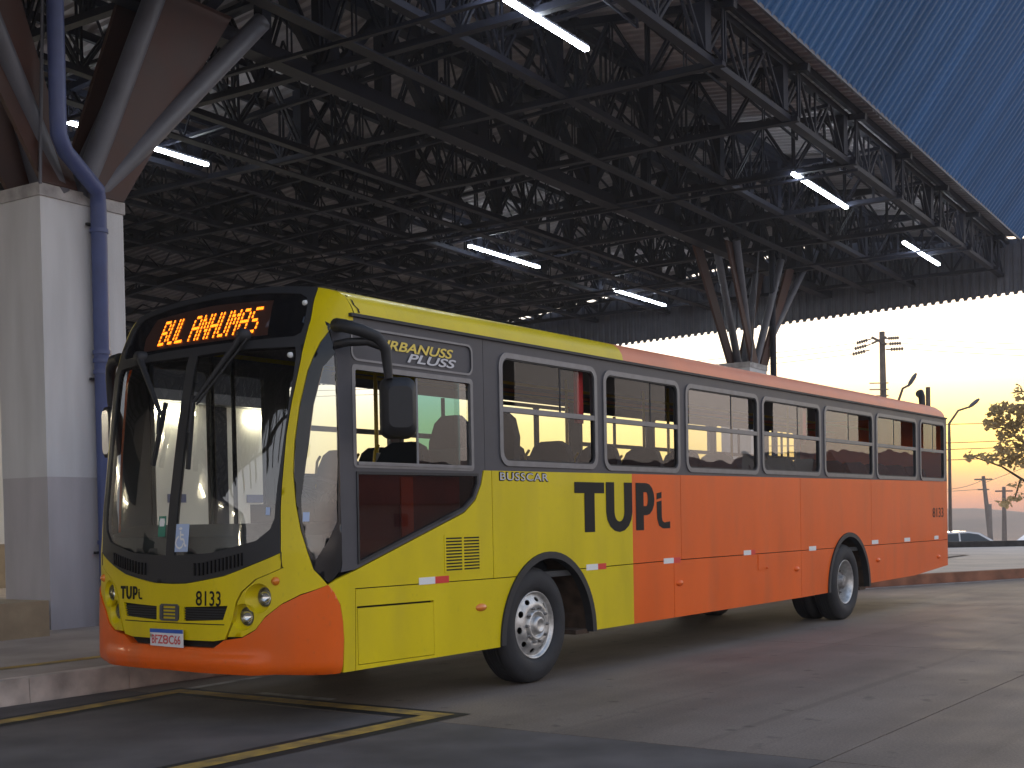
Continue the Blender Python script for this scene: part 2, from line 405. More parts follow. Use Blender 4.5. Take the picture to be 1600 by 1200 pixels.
def paving():
    m = mat('pavement concrete', (.150, .128, .122), .74)
    t = m.node_tree; b = t.nodes['Principled BSDF']
    tcn = t.nodes.new('ShaderNodeTexCoord')
    def noise(scale, detail, st=None):
        n = t.nodes.new('ShaderNodeTexNoise'); n.inputs['Scale'].default_value = scale; n.inputs['Detail'].default_value = detail
        v = tcn.outputs['Object']
        if st:
            mp = t.nodes.new('ShaderNodeMapping'); mp.inputs['Scale'].default_value = st; t.links.new(v, mp.inputs[0]); v = mp.outputs[0]
        t.links.new(v, n.inputs['Vector']); return n.outputs['Fac']
    def rmp(fac, stops):
        r = t.nodes.new('ShaderNodeValToRGB'); ramp(r, stops); t.links.new(fac, r.inputs[0]); return r.outputs[0]
    def mul(a, c, f=1):
        x = t.nodes.new('ShaderNodeMix'); x.data_type = 'RGBA'; x.blend_type = 'MULTIPLY'; x.inputs[0].default_value = f
        t.links.new(a, x.inputs[6]); t.links.new(c, x.inputs[7]); return x.outputs[2]
    base = rmp(noise(.9, 6), [(.3, (.170, .134, .108)), (.7, (.232, .186, .152))])
    streak = rmp(noise(1.0, 4, (.14, 1.5, 1)), [(.34, (.80, .79, .79)), (.56, (1.03, 1.03, 1.03))])
    fine = rmp(noise(60, 5), [(.3, (.74, .74, .74)), (.7, (1.16, 1.16, 1.16))])
    spots = rmp(noise(3.4, 2), [(.24, (.55, .54, .54)), (.33, (1, 1, 1))])
    vo = t.nodes.new('ShaderNodeTexVoronoi'); vo.inputs['Scale'].default_value = 1.9; t.links.new(tcn.outputs['Object'], vo.inputs['Vector'])
    drops = rmp(vo.outputs['Distance'], [(.0, (.40, .38, .37)), (.055, (.50, .48, .47)), (.10, (1, 1, 1))])
    marks = rmp(noise(1.0, 2, (.05, 5.0, 1)), [(.30, (.80, .79, .78)), (.38, (1, 1, 1))])
    c = mul(mul(mul(mul(mul(base, streak), fine), spots), drops, .75), marks)
    t.links.new(c, b.inputs['Base Color'])
    bp = t.nodes.new('ShaderNodeBump'); bp.inputs['Strength'].default_value = .35; bp.inputs['Distance'].default_value = .004
    t.links.new(noise(120, 4), bp.inputs['Height']); t.links.new(bp.outputs[0], b.inputs['Normal'])
    rm = t.nodes.new('ShaderNodeMapRange'); rm.inputs['To Min'].default_value = .55; rm.inputs['To Max'].default_value = .92
    t.links.new(noise(1.4, 4), rm.inputs['Value']); t.links.new(rm.outputs[0], b.inputs['Roughness'])
    return m
M['pave'] = paving()
M['asph'] = mat('dark asphalt', (.122, .106, .099), .85, noise=.4, scale=1.6, bump=.5, bscale=150, bdist=.004)

# ------------------------------------------------------------------ canopy frame of reference (u along the platform, v towards the far side)
PH = 0.0589
D1 = Vector((math.cos(PH), math.sin(PH), 0)); D2 = Vector((-math.sin(PH), math.cos(PH), 0)); O = Vector((2.92, 7.03, 0))
def W(u, v, z): return O + D1 * u + D2 * v + Vector((0, 0, z))
FW = Vector((.811, .585, 0)); RT = Vector((.585, -.811, 0))
def WL(wd, l, z): return Vector((CAM.x, CAM.y, 0)) + FW * wd + RT * l + Vector((0, 0, z))

# ------------------------------------------------------------------ ground, hills
def terrain():
    ws = [-300, -150, -60, -20, 0, 20, 36, 42, 43.6, 44.4, 46, 50, 60, 80, 110, 150, 200, 250, 290, 320, 350, 380, 400, 430, 480, 560]
    ls = [-560, -400, -300, -200, -150, -100, -60, -30, 0] + [10 * k for k in range(1, 31)] + [340, 400, 480, 560]
    def h(wd, l):
        z = interp(wd, [43, 46, 60, 150, 290], [-.14, -1.0, -1.2, -3.2, -6.5])
        if wd > 250:
            k = min(1, (wd - 250) / 140); k = k * k * (3 - 2 * k)
            px = l / 405 * 1979 + 800
            top = interp(px, [-3000, 600, 1150, 1380, 1440, 1490, 1520, 1560, 1600, 1680, 1900, 4000], [1, 1, 1, 1.5, 2.6, 2.1, 1.5, .2, -1.8, -2.2, 0, 1])
            z += k * (top + 6.5 + .22 * math.sin(l * .13) + .2 * math.sin(l * .37 + 1))
        return z
    n = len(ls)
    return MB().add([WL(a, b, h(a, b)) for a in ws for b in ls], [(i * n + j, (i + 1) * n + j, (i + 1) * n + j + 1, i * n + j + 1)[::-1] for i in range(len(ws) - 1) for j in range(n - 1)], 0, True).build('ground', M['ground'], kind='structure')
terrain()

pv = empty('pavement', (0, 0, 0), kind='structure')
XS = [-40, -28, -16, -5.3, .85, 7.07, 13.3, 19.5, 25.7, 32, 38]
YS = [-40, -28, -16, -9.6, -3.38, 3.0]
for i in range(len(XS) - 1):
    for j in range(len(YS) - 1):
        x0, x1, y0, y1 = XS[i], XS[i + 1], YS[j], YS[j + 1]
        g = .006
        dark = i <= 3 and j == 4
        c = [(x0 + g, y0 + g), (x1 - g, y0 + g), (x1 - g, y1 - g), (x0 + g, y1 - g)]
        # keep the slabs out of the ditch behind the low wall
        if (Vector((x1, y1, 0)) - Vector((CAM.x, CAM.y, 0))).dot(FW) > 43 and i > 7: continue
        MB().add([(x - .0, y, -.12) for x, y in c] + [(x, y, 0) for x, y in c],
                 [(4, 5, 6, 7), (0, 1, 5, 4), (1, 2, 6, 5), (2, 3, 7, 6), (3, 0, 4, 7)]).build('slab', M['asph'] if dark else M['pave'], pv)
# road under the platform edge carries on to the far side behind the platform
MB().add([W(-60, 19, .0), W(45, 19, .0), W(45, 70, .0), W(-60, 70, .0)], [(0, 1, 2, 3)]).build('road', M['asph'], kind='structure')

def stroke(mb, pts, w0, z, mi=0):
    for i in range(len(pts) - 1):
        a = Vector((*pts[i], z)); b = Vector((*pts[i + 1], z)); d = (b - a).normalized(); n = Vector((-d.y, d.x, 0)) * w0 / 2
        e = d * w0 / 2
        mb.add([a - n - e, b - n + e, b + n + e, a + n - e], [(0, 1, 2, 3)], mi)
    return mb
def miter(pts, w0, z):
    """mitred open stroke as one quad strip"""
    L = []; R_ = []
    P = [Vector(p) for p in pts]
    for i, p in enumerate(P):
        d0 = (P[i] - P[i - 1]).normalized() if i else (P[1] - P[0]).normalized()
        d1 = (P[i + 1] - P[i]).normalized() if i < len(P) - 1 else d0
        n0 = Vector((-d0.y, d0.x)); n1 = Vector((-d1.y, d1.x)); m_ = (n0 + n1).normalized(); k = w0 / 2 / max(.25, m_.dot(n0))
        L.append(p + m_ * k); R_.append(p - m_ * k)
    n = len(P)
    return MB().add([(v.x, v.y, z) for v in L + R_], [(i, i + n, i + n + 1, i + 1) for i in range(n - 1)])
BOX = [(-3.2, 2.02), (1.02, 2.44), (1.06, -.36), (-4.5, -.26)]
miter(BOX, .34, .004).build('line_border', M['kline'], kind='structure')
miter(BOX, .17, .008).build('yellow_line', M['yline'], kind='structure')
miter([(1.15, 2.50), (4.5, 2.74)], .10, .004).build('white_line', M['wline'], kind='structure')
miter([(1.28, 1.75), (1.285, .90)], .10, .004).build('white_dash', M['wline'], kind='structure')

# platform with kerb stones
def KY(x): return 3.04 + .028 * x
pf = MB().add([(30, KY(30) + .16, .2), (30, KY(30) + 22, .2), (-70, KY(-70) + 22, .2), (-70, KY(-70) + .16, .2)], [(0, 1, 2, 3)]).build('platform', M['conc'], kind='structure')
x = -12.0
while x < 14:
    c = [(x + .004, KY(x)), (x + .996, KY(x + 1)), (x + .996, KY(x + 1) + .155), (x + .004, KY(x) + .155)]
    MB().add([(a, b, -.1) for a, b in c] + [(a, b + (.015 if k < 2 else 0), .2) for k, (a, b) in enumerate(c)],
             [(4, 5, 6, 7), (0, 1, 5, 4), (1, 2, 6, 5), (2, 3, 7, 6), (3, 0, 4, 7)]).build('kerb_stone', M['kerb'], pf)
    x += 1
miter([(-12, KY(-12) + .80), (20, KY(20) + .80)], .16, .204).build('platform_line', M['yline'], kind='structure')

# traffic island with red dirt kerb
IK = [(9, 4.2), (12, 3.45), (15, 2.9), (17.15, 2.36), (19.26, 1.46), (21.3, .52), (26, -1.7), (33, -5.2), (41, -9.5)]
IB = [tuple(WL(42.6, l, 0)[:2]) for l in (24, 18, 12, 4, -4)]
mb = MB()
poly = IK + IB
mb.add([(a, b, .17) for a, b in poly], [tuple(range(len(poly)))])
isl = mb.build('traffic_island', M['island'], kind='structure')
mb = MB()
for i in range(len(IK) - 1):
    a = Vector((*IK[i], 0)); b = Vector((*IK[i + 1], 0)); d = (b - a).normalized(); n = Vector((-d.y, d.x, 0))
    mb.add([a - n * .06 + Vector((0, 0, -.1)), b - n * .06 + Vector((0, 0, -.1)), b + Vector((0, 0, .19)), a + Vector((0, 0, .19)), b + n * .22 + Vector((0, 0, .19)), a + n * .22 + Vector((0, 0, .19))],
           [(0, 1, 2, 3), (3, 2, 4, 5)])
    mb.add([a - n * .30 + Vector((0, 0, .004)), b - n * .30 + Vector((0, 0, .004)), b - n * .2 + Vector((0, 0, .004)), a - n * .2 + Vector((0, 0, .004))], [(0, 1, 2, 3)], 1)
mb.build('island_kerb', [M['redkerb'], M['wline']], kind='structure')
mb = MB()
mb.add([WL(43.0, -30, .0), WL(43.0, 40, .0), WL(43.3, 40, .0), WL(43.3, -30, 0), WL(43.0, -30, .36), WL(43.0, 40, .36), WL(43.3, 40, .36), WL(43.3, -30, .36)],
       [(4, 5, 6, 7), (0, 1, 5, 4), (2, 3, 7, 6), (1, 2, 6, 5)])
mb.build('low_wall', M['wall'], label='long low dark wall along the far edge of the pale traffic island', cat='wall')

# ------------------------------------------------------------------ canopy
can = empty('station_canopy', W(10, .4, 0), label='large dark steel truss roof with blue corrugated edge over the bus', cat='canopy')
inv = Matrix.Translation(-can.location)
def cpart(mb, name, m, parent=can, **k):
    mb.v = [tuple(Vector(v) - can.location) for v in mb.v]
    return mb.build(name, m, parent, **k)
U0, U1 = -24.0, 30.2  # low end carried on unseen to screen the sky off the windscreen
def zd(v): return 10.05 - .11 * abs(v - .4)
# corrugated deck, ribs across (along v)
mb = MB()
p = .25; nr = int((U1 - U0) / p)
vsx = [-5.3, .4, 24]
row = []
for i in range(nr):
    u = U0 + i * p
    for du, dz in ((0, 0), (.09, 0), (.125, .05), (.215, .05)):
        row.append((u + du, dz))
vs = [W(u, v, zd(v) + dz) for (u, dz) in row for v in vsx]
fs = [(i * 3 + j, i * 3 + j + 1, (i + 1) * 3 + j + 1, (i + 1) * 3 + j) for i in range(len(row) - 1) for j in range(2)]
mb.add(vs, fs); cpart(mb, 'roof_deck', M['deck'])
# blue outward leaning wing along the near edge
mb = MB(); p = .30; n = int((U1 + .3 - U0) / p); row = []
for i in range(n):
    u = U0 + i * p
    for du, dn in ((0, 0), (.20, 0), (.22, .06), (.28, .06)):
        row.append((u + du, dn))
vs = []
for u, dn in row:
    for t in (0, 1):
        v = -5.3 - 3.6 * t; z = 9.42 + 1.35 * 3.6 * t
        vs.append(W(u, v - dn * .8, z - dn * .6))
mb.add(vs, [(2 * i, 2 * i + 2, 2 * i + 3, 2 * i + 1) for i in range(len(row) - 1)])
cpart(mb, 'blue_edge_sheet', M['blue'])
cpart(MB().bar(W(U0, -5.33, 9.40), W(U1, -5.33, 9.40), .05, .07), 'edge_trim', M['steel2'])
# far end fascia, ribs upright, saw edge at the bottom
mb = MB(); p = .24; row = []; v = -6.2
while v < 24:
    for dv, du in ((0, 0), (.10, 0), (.13, .05), (.21, .05)): row.append((v + dv, du))
    v += p
vs = []
for v, du in row:
    zb = 7.80 - .027 * (v + 5.2) + (.09 if du else 0)
    vs += [W(30.25 + du, v, zb), W(30.25 + du, v, max(zd(v), 8.6) + .02)]
mb.add(vs, [(2 * i, 2 * i + 2, 2 * i + 3, 2 * i + 1) for i in range(len(row) - 1)])
cpart(mb, 'end_fascia', M['steel2'])
# purlins under the deck along u
mb = MB()
for k in range(-4, 17):
    v = .4 + 1.35 * k
    if abs(k) < 1: continue
    mb.bar(W(U0, v, zd(v) - .09), W(U1, v, zd(v) - .09), .08, .14)
cpart(mb, 'purlins', M['steel'], kind='stuff')

def zt(v): return zd(v) - .2
BZ = 8.4
# main truss over the column row: heavy members one by one
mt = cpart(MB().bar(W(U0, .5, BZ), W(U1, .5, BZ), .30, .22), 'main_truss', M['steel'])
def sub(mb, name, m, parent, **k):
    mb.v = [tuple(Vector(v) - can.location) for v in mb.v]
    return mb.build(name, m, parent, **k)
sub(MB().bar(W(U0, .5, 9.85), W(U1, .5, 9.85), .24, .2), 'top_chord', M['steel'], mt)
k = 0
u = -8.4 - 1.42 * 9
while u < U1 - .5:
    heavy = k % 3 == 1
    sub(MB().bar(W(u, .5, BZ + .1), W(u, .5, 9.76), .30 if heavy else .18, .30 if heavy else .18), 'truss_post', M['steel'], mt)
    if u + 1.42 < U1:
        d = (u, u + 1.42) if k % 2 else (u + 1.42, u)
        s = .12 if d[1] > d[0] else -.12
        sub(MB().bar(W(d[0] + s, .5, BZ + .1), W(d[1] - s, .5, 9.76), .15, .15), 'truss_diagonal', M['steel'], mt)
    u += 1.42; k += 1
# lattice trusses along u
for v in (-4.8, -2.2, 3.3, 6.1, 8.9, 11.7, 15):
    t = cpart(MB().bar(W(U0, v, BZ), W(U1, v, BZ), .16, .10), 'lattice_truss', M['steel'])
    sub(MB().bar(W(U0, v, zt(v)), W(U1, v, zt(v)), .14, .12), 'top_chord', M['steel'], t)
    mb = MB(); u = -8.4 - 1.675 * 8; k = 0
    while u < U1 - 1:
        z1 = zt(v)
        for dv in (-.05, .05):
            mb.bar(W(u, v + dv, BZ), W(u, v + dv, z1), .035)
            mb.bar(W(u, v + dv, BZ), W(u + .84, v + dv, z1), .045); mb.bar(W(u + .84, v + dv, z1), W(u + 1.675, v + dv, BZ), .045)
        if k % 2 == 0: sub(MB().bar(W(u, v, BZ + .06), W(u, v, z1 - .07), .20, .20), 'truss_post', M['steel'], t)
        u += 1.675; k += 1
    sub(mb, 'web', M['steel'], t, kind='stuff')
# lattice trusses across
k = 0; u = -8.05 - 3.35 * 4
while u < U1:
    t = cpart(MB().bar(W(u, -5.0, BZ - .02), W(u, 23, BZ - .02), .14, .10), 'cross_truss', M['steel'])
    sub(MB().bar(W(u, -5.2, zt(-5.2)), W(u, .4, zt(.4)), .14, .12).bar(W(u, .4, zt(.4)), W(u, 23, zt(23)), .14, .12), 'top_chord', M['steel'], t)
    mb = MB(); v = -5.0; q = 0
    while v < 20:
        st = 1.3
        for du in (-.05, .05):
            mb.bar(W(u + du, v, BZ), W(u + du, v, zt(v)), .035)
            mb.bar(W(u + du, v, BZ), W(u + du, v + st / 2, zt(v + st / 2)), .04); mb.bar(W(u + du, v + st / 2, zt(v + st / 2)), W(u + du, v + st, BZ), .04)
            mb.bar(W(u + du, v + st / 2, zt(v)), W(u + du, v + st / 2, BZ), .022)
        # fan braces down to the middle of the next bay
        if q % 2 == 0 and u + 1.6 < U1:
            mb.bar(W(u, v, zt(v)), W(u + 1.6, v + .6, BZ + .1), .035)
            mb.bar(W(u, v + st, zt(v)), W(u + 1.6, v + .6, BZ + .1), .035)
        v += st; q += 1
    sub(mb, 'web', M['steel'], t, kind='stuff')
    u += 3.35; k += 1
# shallow purlin trusses halfway between
k = 0; u = -8.05 - 3.35 * 4 + 1.675
while u < U1:
    z0 = 9.05
    t = cpart(MB().bar(W(u, -5.0, z0), W(u, 22, z0 - 1.3), .08, .06), 'purlin_truss', M['steel'])
    mb = MB(); v = -5.0
    while v < 20:
        zl = lambda q: z0 - 1.3 * (q + 5) / 27
        mb.bar(W(u, v, zl(v)), W(u, v + .5, zd(v + .5)), .03); mb.bar(W(u, v + .5, zd(v + .5)), W(u, v + 1.0, zl(v + 1)), .03)
        v += 1.0
    sub(mb, 'web', M['steel'], t, kind='stuff')
    u += 3.35
# wide light walkway plates / cable trays under the trusses
for v in (-.9, 4.4):
    cpart(MB().bar(W(U0, v, BZ - .08), W(U1, v, BZ - .08), .22, .03), 'cable_tray', M['steel'])
for u in (4.4, 15.5, 24.3):
    cpart(MB().bar(W(u, -5, BZ - .16), W(u, 14, BZ - .16), .08, .05), 'conduit', M['steel'])

# tube lights
LG = 'tube lights hanging under the canopy'
def tube_light(u0, u1, v, label):
    e = empty('tube_light', W((u0 + u1) / 2, v, 8.3), label=label, cat='lamp', group=LG)
    def sh(mb): mb.v = [tuple(Vector(a) - e.location) for a in mb.v]; return mb
    sh(MB().bar(W(u0 - .03, v, 8.36), W(u1 + .03, v, 8.36), .05, .05)).build('housing', M['steel2'], e)
    h = (u0 + u1) / 2
    sh(MB().bar(W(u0, v, 8.31), W(h - .012, v, 8.31), .075, .05)).build('tube', M['lamp'], e)
    sh(MB().bar(W(h + .012, v, 8.31), W(u1, v, 8.31), .075, .05)).build('tube', M['lamp'], e)
tube_light(3.4, 6.83, -3.62, 'big nearest tube light at the top edge of the view above the bus')
tube_light(15.23, 18.71, -3.75, 'tube light under the near side of the roof, midway to its far corner')
tube_light(23.26, 26.82, -3.8, 'tube light closest to the far right corner of the canopy')
tube_light(4.6, 7.85, 5.24, 'tube light crossed by the struts of the nearest pillar')
tube_light(16.85, 20.24, 5.3, 'tube light straight above the front half of the bus roof')
tube_light(24.6, 28.2, 5.28, 'small tube light above the bus just left of the far pillar')

# columns
def column(u, label, wide):
    e = empty('concrete_column', W(u + .615, .31, .2), label=label, cat='column', group='concrete columns carrying the canopy')
    def sh(mb): mb.v = [tuple(Vector(a) - e.location) for a in mb.v]; return mb
    def pr(u0, u1, v0, v1, z0, z1):
        c = [(u + u0, v0), (u + u1, v0), (u + u1, v1), (u + u0, v1)]
        return MB().add([W(a, b, z0) for a, b in c] + [W(a, b, z1) for a, b in c], [(3, 2, 1, 0), (4, 5, 6, 7), (0, 1, 5, 4), (1, 2, 6, 5), (2, 3, 7, 6), (3, 0, 4, 7)])
    sh(pr(.003, 1.227, .003, .837, .2, 2.02)).build('dado', M['colg'], e)
    sh(pr(0, 1.23, 0, .84, 2.02, 5.33)).build('shaft', M['colw'], e)
    sh(pr(-.02, 1.25, -.02, .86, 5.33, 5.48)).build('cap', M['cap'], e)
    # flared red brown plates rising from the corners
    c = W(u + .615, .31, 0)
    for su, sv in ((-1, -1), (1, -1), (1, 1), (-1, 1)):
        a0 = W(u + .615 + su * .60, .31 + sv * .29, 5.48); a1 = W(u + .615 + su * .10, .31 + sv * .29, 5.48)
        b0 = W(u + .615 + su * 2.45, .31 + sv * .42, BZ - .05); b1 = W(u + .615 + su * (1.25 if wide else 1.9), .31 + sv * .42, BZ - .05)
        n = Vector((0, 0, 1)).cross(D1) * (sv * .06)
        sh(MB().add([a0, a1, b1, b0, a0 + n, a1 + n, b1 + n, b0 + n], [(0, 1, 2, 3), (7, 6, 5, 4), (0, 4, 5, 1), (1, 5, 6, 2), (2, 6, 7, 3), (3, 7, 4, 0)])).build('flared_plate', M['rust'], e)
    for b0, du, vv in ((.05, 1.1, -.28), (.20, 2.9, -.28), (-.25, -2.1, -.28), (-.15, -.9, .75), (.2, 1.9, .75)):
        sh(MB().tube([W(u + .615 + b0, .10 if vv < 0 else .5, 5.45), W(u + .615 + du, vv, BZ)], .135 if wide else .10, 12)).build('strut', M['steel2'], e)
    sh(MB().tube([W(u - .03, -.05, 5.45), W(u - .12, -.35, BZ)], .022, 6)).build('tie_rod', M['steel2'], e)
    return e
column(0, 'tall grey concrete column at left beside the bus front with blue pipe', True)
column(22.2, 'distant concrete column whose top shows above the orange bus roof', False)
c = [(-1.7, -.62), (-.5, -.62), (-.5, 1.2), (-1.7, 1.2)]
MB().add([W(a, b, .2) for a, b in c] + [W(a, b, .60) for a, b in c], [(3, 2, 1, 0), (4, 5, 6, 7), (0, 1, 5, 4), (1, 2, 6, 5), (2, 3, 7, 6), (3, 0, 4, 7)]).build('concrete_block', M['plinth'], label='low tan concrete block at the foot of the left column', cat='block')
dp = empty('downpipe', W(.75, -.12, .2), label='blue downpipe running down the front of the left column', cat='drainpipe', group='rain pipes on the canopy columns')
def shd(mb, e): mb.v = [tuple(Vector(a) - e.location) for a in mb.v]; return mb
shd(MB().tube([W(.75, -.12, .2), W(.75, -.12, 5.33), W(.70, -.17, 5.50), W(.14, -.30, 5.82), W(.02, -.34, 5.98), W(.0, -.36, 6.2), W(.0, -.36, 9.2)], .098, 14), dp).build('pipe', M['pipe'], dp)
for z in (3.52, 3.42, 3.28, 5.0, 1.2):
    shd(MB().tube([W(.75, -.12, z), W(.75, -.12, z + .05)], .112, 14), dp).build('collar', M['pipe'], dp)
for z in (3.22, 1.1, 5.1):
    shd(MB().bar(W(.62, -.05, z), W(.88, -.05, z), .04, .03), dp).build('bracket', M['blackmat'], dp)
dp2 = empty('downpipe', W(23.35, -.15, .2), label='thin dark pipe standing at the far column above the bus roof', cat='drainpipe', group='rain pipes on the canopy columns')
shd(MB().tube([W(23.55, -.15, .2), W(23.55, -.15, 9.0)], .085, 10), dp2).build('pipe', M['steel'], dp2)

# lit kiosk on the platform, seen through the windscreen
kk = empty('platform_kiosk', W(9, 10, .2), label='cream flat walled building across the platform seen through the windscreen', cat='building')
def ks(mb): return shd(mb, kk)
def ub(u0, u1, v0, v1, z0, z1):
    c = [(u0, v0), (u1, v0), (u1, v1), (u0, v1)]
    return MB().add([W(a, b, z0) for a, b in c] + [W(a, b, z1) for a, b in c], [(3, 2, 1, 0), (4, 5, 6, 7), (0, 1, 5, 4), (1, 2, 6, 5), (2, 3, 7, 6), (3, 0, 4, 7)])
ks(ub(-8.99, 14.8, 10, 14, .2, 4.3)).build('wall', M['bwall'], kk)
ks(ub(-60, -9, 10, 16, .2, 7.4)).build('wall', M['bwall'], kk)  # unseen wing, raised so its bright wall is mirrored in the windscreen
ks(ub(-60.2, -8.9, 9.6, 16.2, 7.4, 7.7)).build('roof_slab', M['steel2'], kk)
ks(ub(-8.88, 15.0, 9.6, 14.2, 4.3, 4.55)).build('roof_slab', M['steel2'], kk)
ks(ub(-8.88, 14.9, 9.8, 14.1, 4.55, 5.5)).build('sky_screen', M['steel'], kk)  # added dark screen standing for the dim canopy interior, hides low sky
ks(ub(-60.02, 14.82, 9.985, 9.999, .2, 1.1)).build('dado', M['plinth'], kk)
ks(ub(12.35, 12.95, 9.96, 9.998, .2, 4.29)).build('dark_pillar', M['steel'], kk)
for u in (11.0, 13.6, -12, -17, -23, -30):
    ks(ub(u, u + .55, 9.95, 9.99, 1.95, 2.15)).build('blue_sign', M['pipe'], kk)
for u in (-11, -20, -28, -36):
    ks(ub(u - 1.6, u, 9.94, 9.998, 1.1, 3.6)).build('doorway', M['steel'], kk)
WARM = emit('warm tube', (1, .90, .66), 22)
for k in range(17):
    u = 13.6 - 3.0 * k - (2 * max(0, k - 7))
    ks(ub(u, u + 1.2, 9.84, 9.92, 4.02 if u > -10 else 6.9, 4.10 if u > -10 else 6.98)).build('wall_and_fill_lamp', WARM, kk)  # those along the unseen wing are added to brighten its mirrored wall

# houses behind the photographer's right, mirrored in the bus windows
HG = 'houses across the road mirrored in the bus windows'
def house(x, y, w_, d_, h_, rz, label, wallm, roofm, flat=False, z=-1.6):
    e = empty('house', (x, y, z), label=label, cat='house', group=HG, rz=rz)
    MB().box(-w_ / 2, w_ / 2, -d_ / 2, d_ / 2, 0, h_).build('wall', wallm, e)
    r = MB()
    if flat: r.box(-w_ / 2 - .2, w_ / 2 + .2, -d_ / 2 - .2, d_ / 2 + .2, h_, h_ + .3)
    else:
        o = .4; rh = w_ * .22
        r.add([(-w_ / 2 - o, -d_ / 2 - o, h_), (w_ / 2 + o, -d_ / 2 - o, h_), (w_ / 2 + o, d_ / 2 + o, h_), (-w_ / 2 - o, d_ / 2 + o, h_), (-w_ / 2 - o, 0, h_ + rh), (w_ / 2 + o, 0, h_ + rh)],
              [(0, 1, 5, 4), (2, 3, 4, 5), (0, 4, 3), (1, 2, 5), (3, 2, 1, 0)])
    r.build('roof', roofm, e)
    for k in (-1, 0, 1):
        if k: MB().box(k * w_ * .28 - .6, k * w_ * .28 + .6, d_ / 2, d_ / 2 + .04, 1.1, 2.2).build('window', M['carglass'], e)
        else: MB().box(-.45, .45, d_ / 2, d_ / 2 + .04, 0, 2.1).build('door', M['wood'], e)
        if h_ > 5: MB().box(k * w_ * .28 - .6, k * w_ * .28 + .6, d_ / 2, d_ / 2 + .04, 4.0, 5.2).build('window', M['carglass'], e)
M['roof'] = mat('clay roof tile', (.22, .10, .07), .85, noise=.4, scale=3)
M['house'] = mat('house render', (.42, .38, .34), .85, noise=.15, scale=.7)
house(128, -40, 22, 14, 4.9, .3, 'low pitched house mirrored in the rear windows', M['house'], M['roof'], z=-1.9)
house(112, -58, 20, 14, 4.2, .5, 'wide pitched house mirrored in the middle windows', M['house'], M['roof'], z=-1.35)
house(118, -47.5, 6, 7, 9.0, .4, 'tall flat roofed house mirrored as a dark block', M['house'], M['steel2'], True)
house(84, -66, 18, 12, 3.0, .7, 'pitched house mirrored in the third bus window', M['house'], M['roof'], z=-.15)

# ------------------------------------------------------------------ the bus
bus = empty('bus', (0, 0, 0), label='yellow and orange city bus with lit amber destination sign', cat='bus')
ZX = [.3, .37, .65, 1.02, 1.22, 1.55, 1.89, 2.25, 2.6, 2.8, 3.0, 3.1, 3.2]
XX = [.0, -.035, -.03, -.015, -.01, .03, .087, .15, .226, .30, .40, .47, .56]
def X0(z): return interp(z, ZX, XX)
def DD(z): return interp(z, [1.3, 2.0, 2.6, 3.0], [.45, .40, .33, .30])
def FS(s, z):
    """front skin: s<0 along the left side, 0..pi round the nose, >pi along the right side"""
    x0 = X0(z); d = DD(z)
    if s < 0: return (x0 + d - s, 0, z)
    if s > PI: return (x0 + d + s - PI, 2.5, z)
    c = math.cos(s)
    return (x0 + d * (1 - math.sin(s)), 1.25 - 1.25 * (1 if c >= 0 else -1) * abs(c) ** .8, z)
def s_of(x, z):
    k = (x - X0(z)) / DD(z)
    return -(x - X0(z) - DD(z)) if k >= 1 else math.asin(max(0, 1 - k))
def zprof(y):
    return interp(min(y, 2.5 - y), [0, .012, .045, .11, .25, .6, 1.25], [2.895, 2.955, 3.01, 3.06, 3.10, 3.15, 3.175])
def ztop(s): return zprof(FS(s, 3.05)[1])
def NS(x, z): return (x, 0, z)
def FAR(x, z): return (x, 2.5, z)          # outward normal is +y when loops are mirrored; handled with negative off
def mir(l): return [(PI - s, z) for s, z in l]
def sx(l): return [(s_of(x, z), z) for x, z in l]
def mirw(l): return [(PI - s + .13 * (1 if s < 1.0 else 0), z) for s, z in l]
def half(l): return l + mir(l)[::-1]       # near half then its mirror image
# FS has da x db pointing inwards or outwards? da runs along the skin from left side to right side, db is up.
OUT = 1 if (Vector(FS(1.6, 1.0)) - Vector(FS(1.5, 1.0))).cross(Vector((0, 0, 1))).x < 0 else -1
def fp(name, loop, holes, mats, thick=.02, off=0, res=.05, **k):
    if OUT < 0:
        o = (lambda a, b: -off(a, b)) if callable(off) else -off
        return patch(name, loop, holes, FS, mats, k.pop('parent', bus), thick=-thick, off=o, res=res, rev=True, **k)
    return patch(name, loop, holes, FS, mats, k.pop('parent', bus), thick=thick, off=off, res=res, **k)
def sp(name, loop, holes, mats, thick=.02, off=0, **k):        # near side plane
    if thick >= .03: k.setdefault('backmat', M['inner'])
    return patch(name, loop, holes, NS, mats, k.pop('parent', bus), thick=thick, off=off, **k)

# ---- bumper
tip = (.201, .982)
btop = [(.534, .917), (.723, .852), (.866, .764), (.948, .674), (1.054, .622), (1.20, .600)]
notch = [(1.285, .540)]
bump = [(-.028, .356), (-.045, .589), (-.035, .72), (-.005, .838), (.10, .925), tip] + btop + notch
def lipoff(a, b):
    k = max(0, 1 - abs(a - PI / 2) / .78); k = min(1, k * 4)
    j = 1 if b < .47 else max(0, 1 - (b - .47) / .035)
    tk = max(0, min(1, (.40 - b) / .05))
    return .010 + .024 * k * j - .03 * tk
bl = [(-.028, .356), (.4, .352), (.783, .360), (1.2, .368), (PI / 2, .370)]
bumper = fp('bumper', bump + mir(bump)[::-1] + mir(bl)[::-1][1:-1] + bl[::-1][1:-1] if False else [p for p in bump] + mir(bump)[::-1] + [p for p in mir(bl)][1:-1] + [bl[4]] + bl[::-1][1:-1], [], M['orange'], thick=.06, off=lipoff, res=.035)
fp('bumper_recess', [(1.10, .50), (1.10, .64), (PI - 1.10, .64), (PI - 1.10, .50)], [], M['dark'], off=-.05, thick=.01)
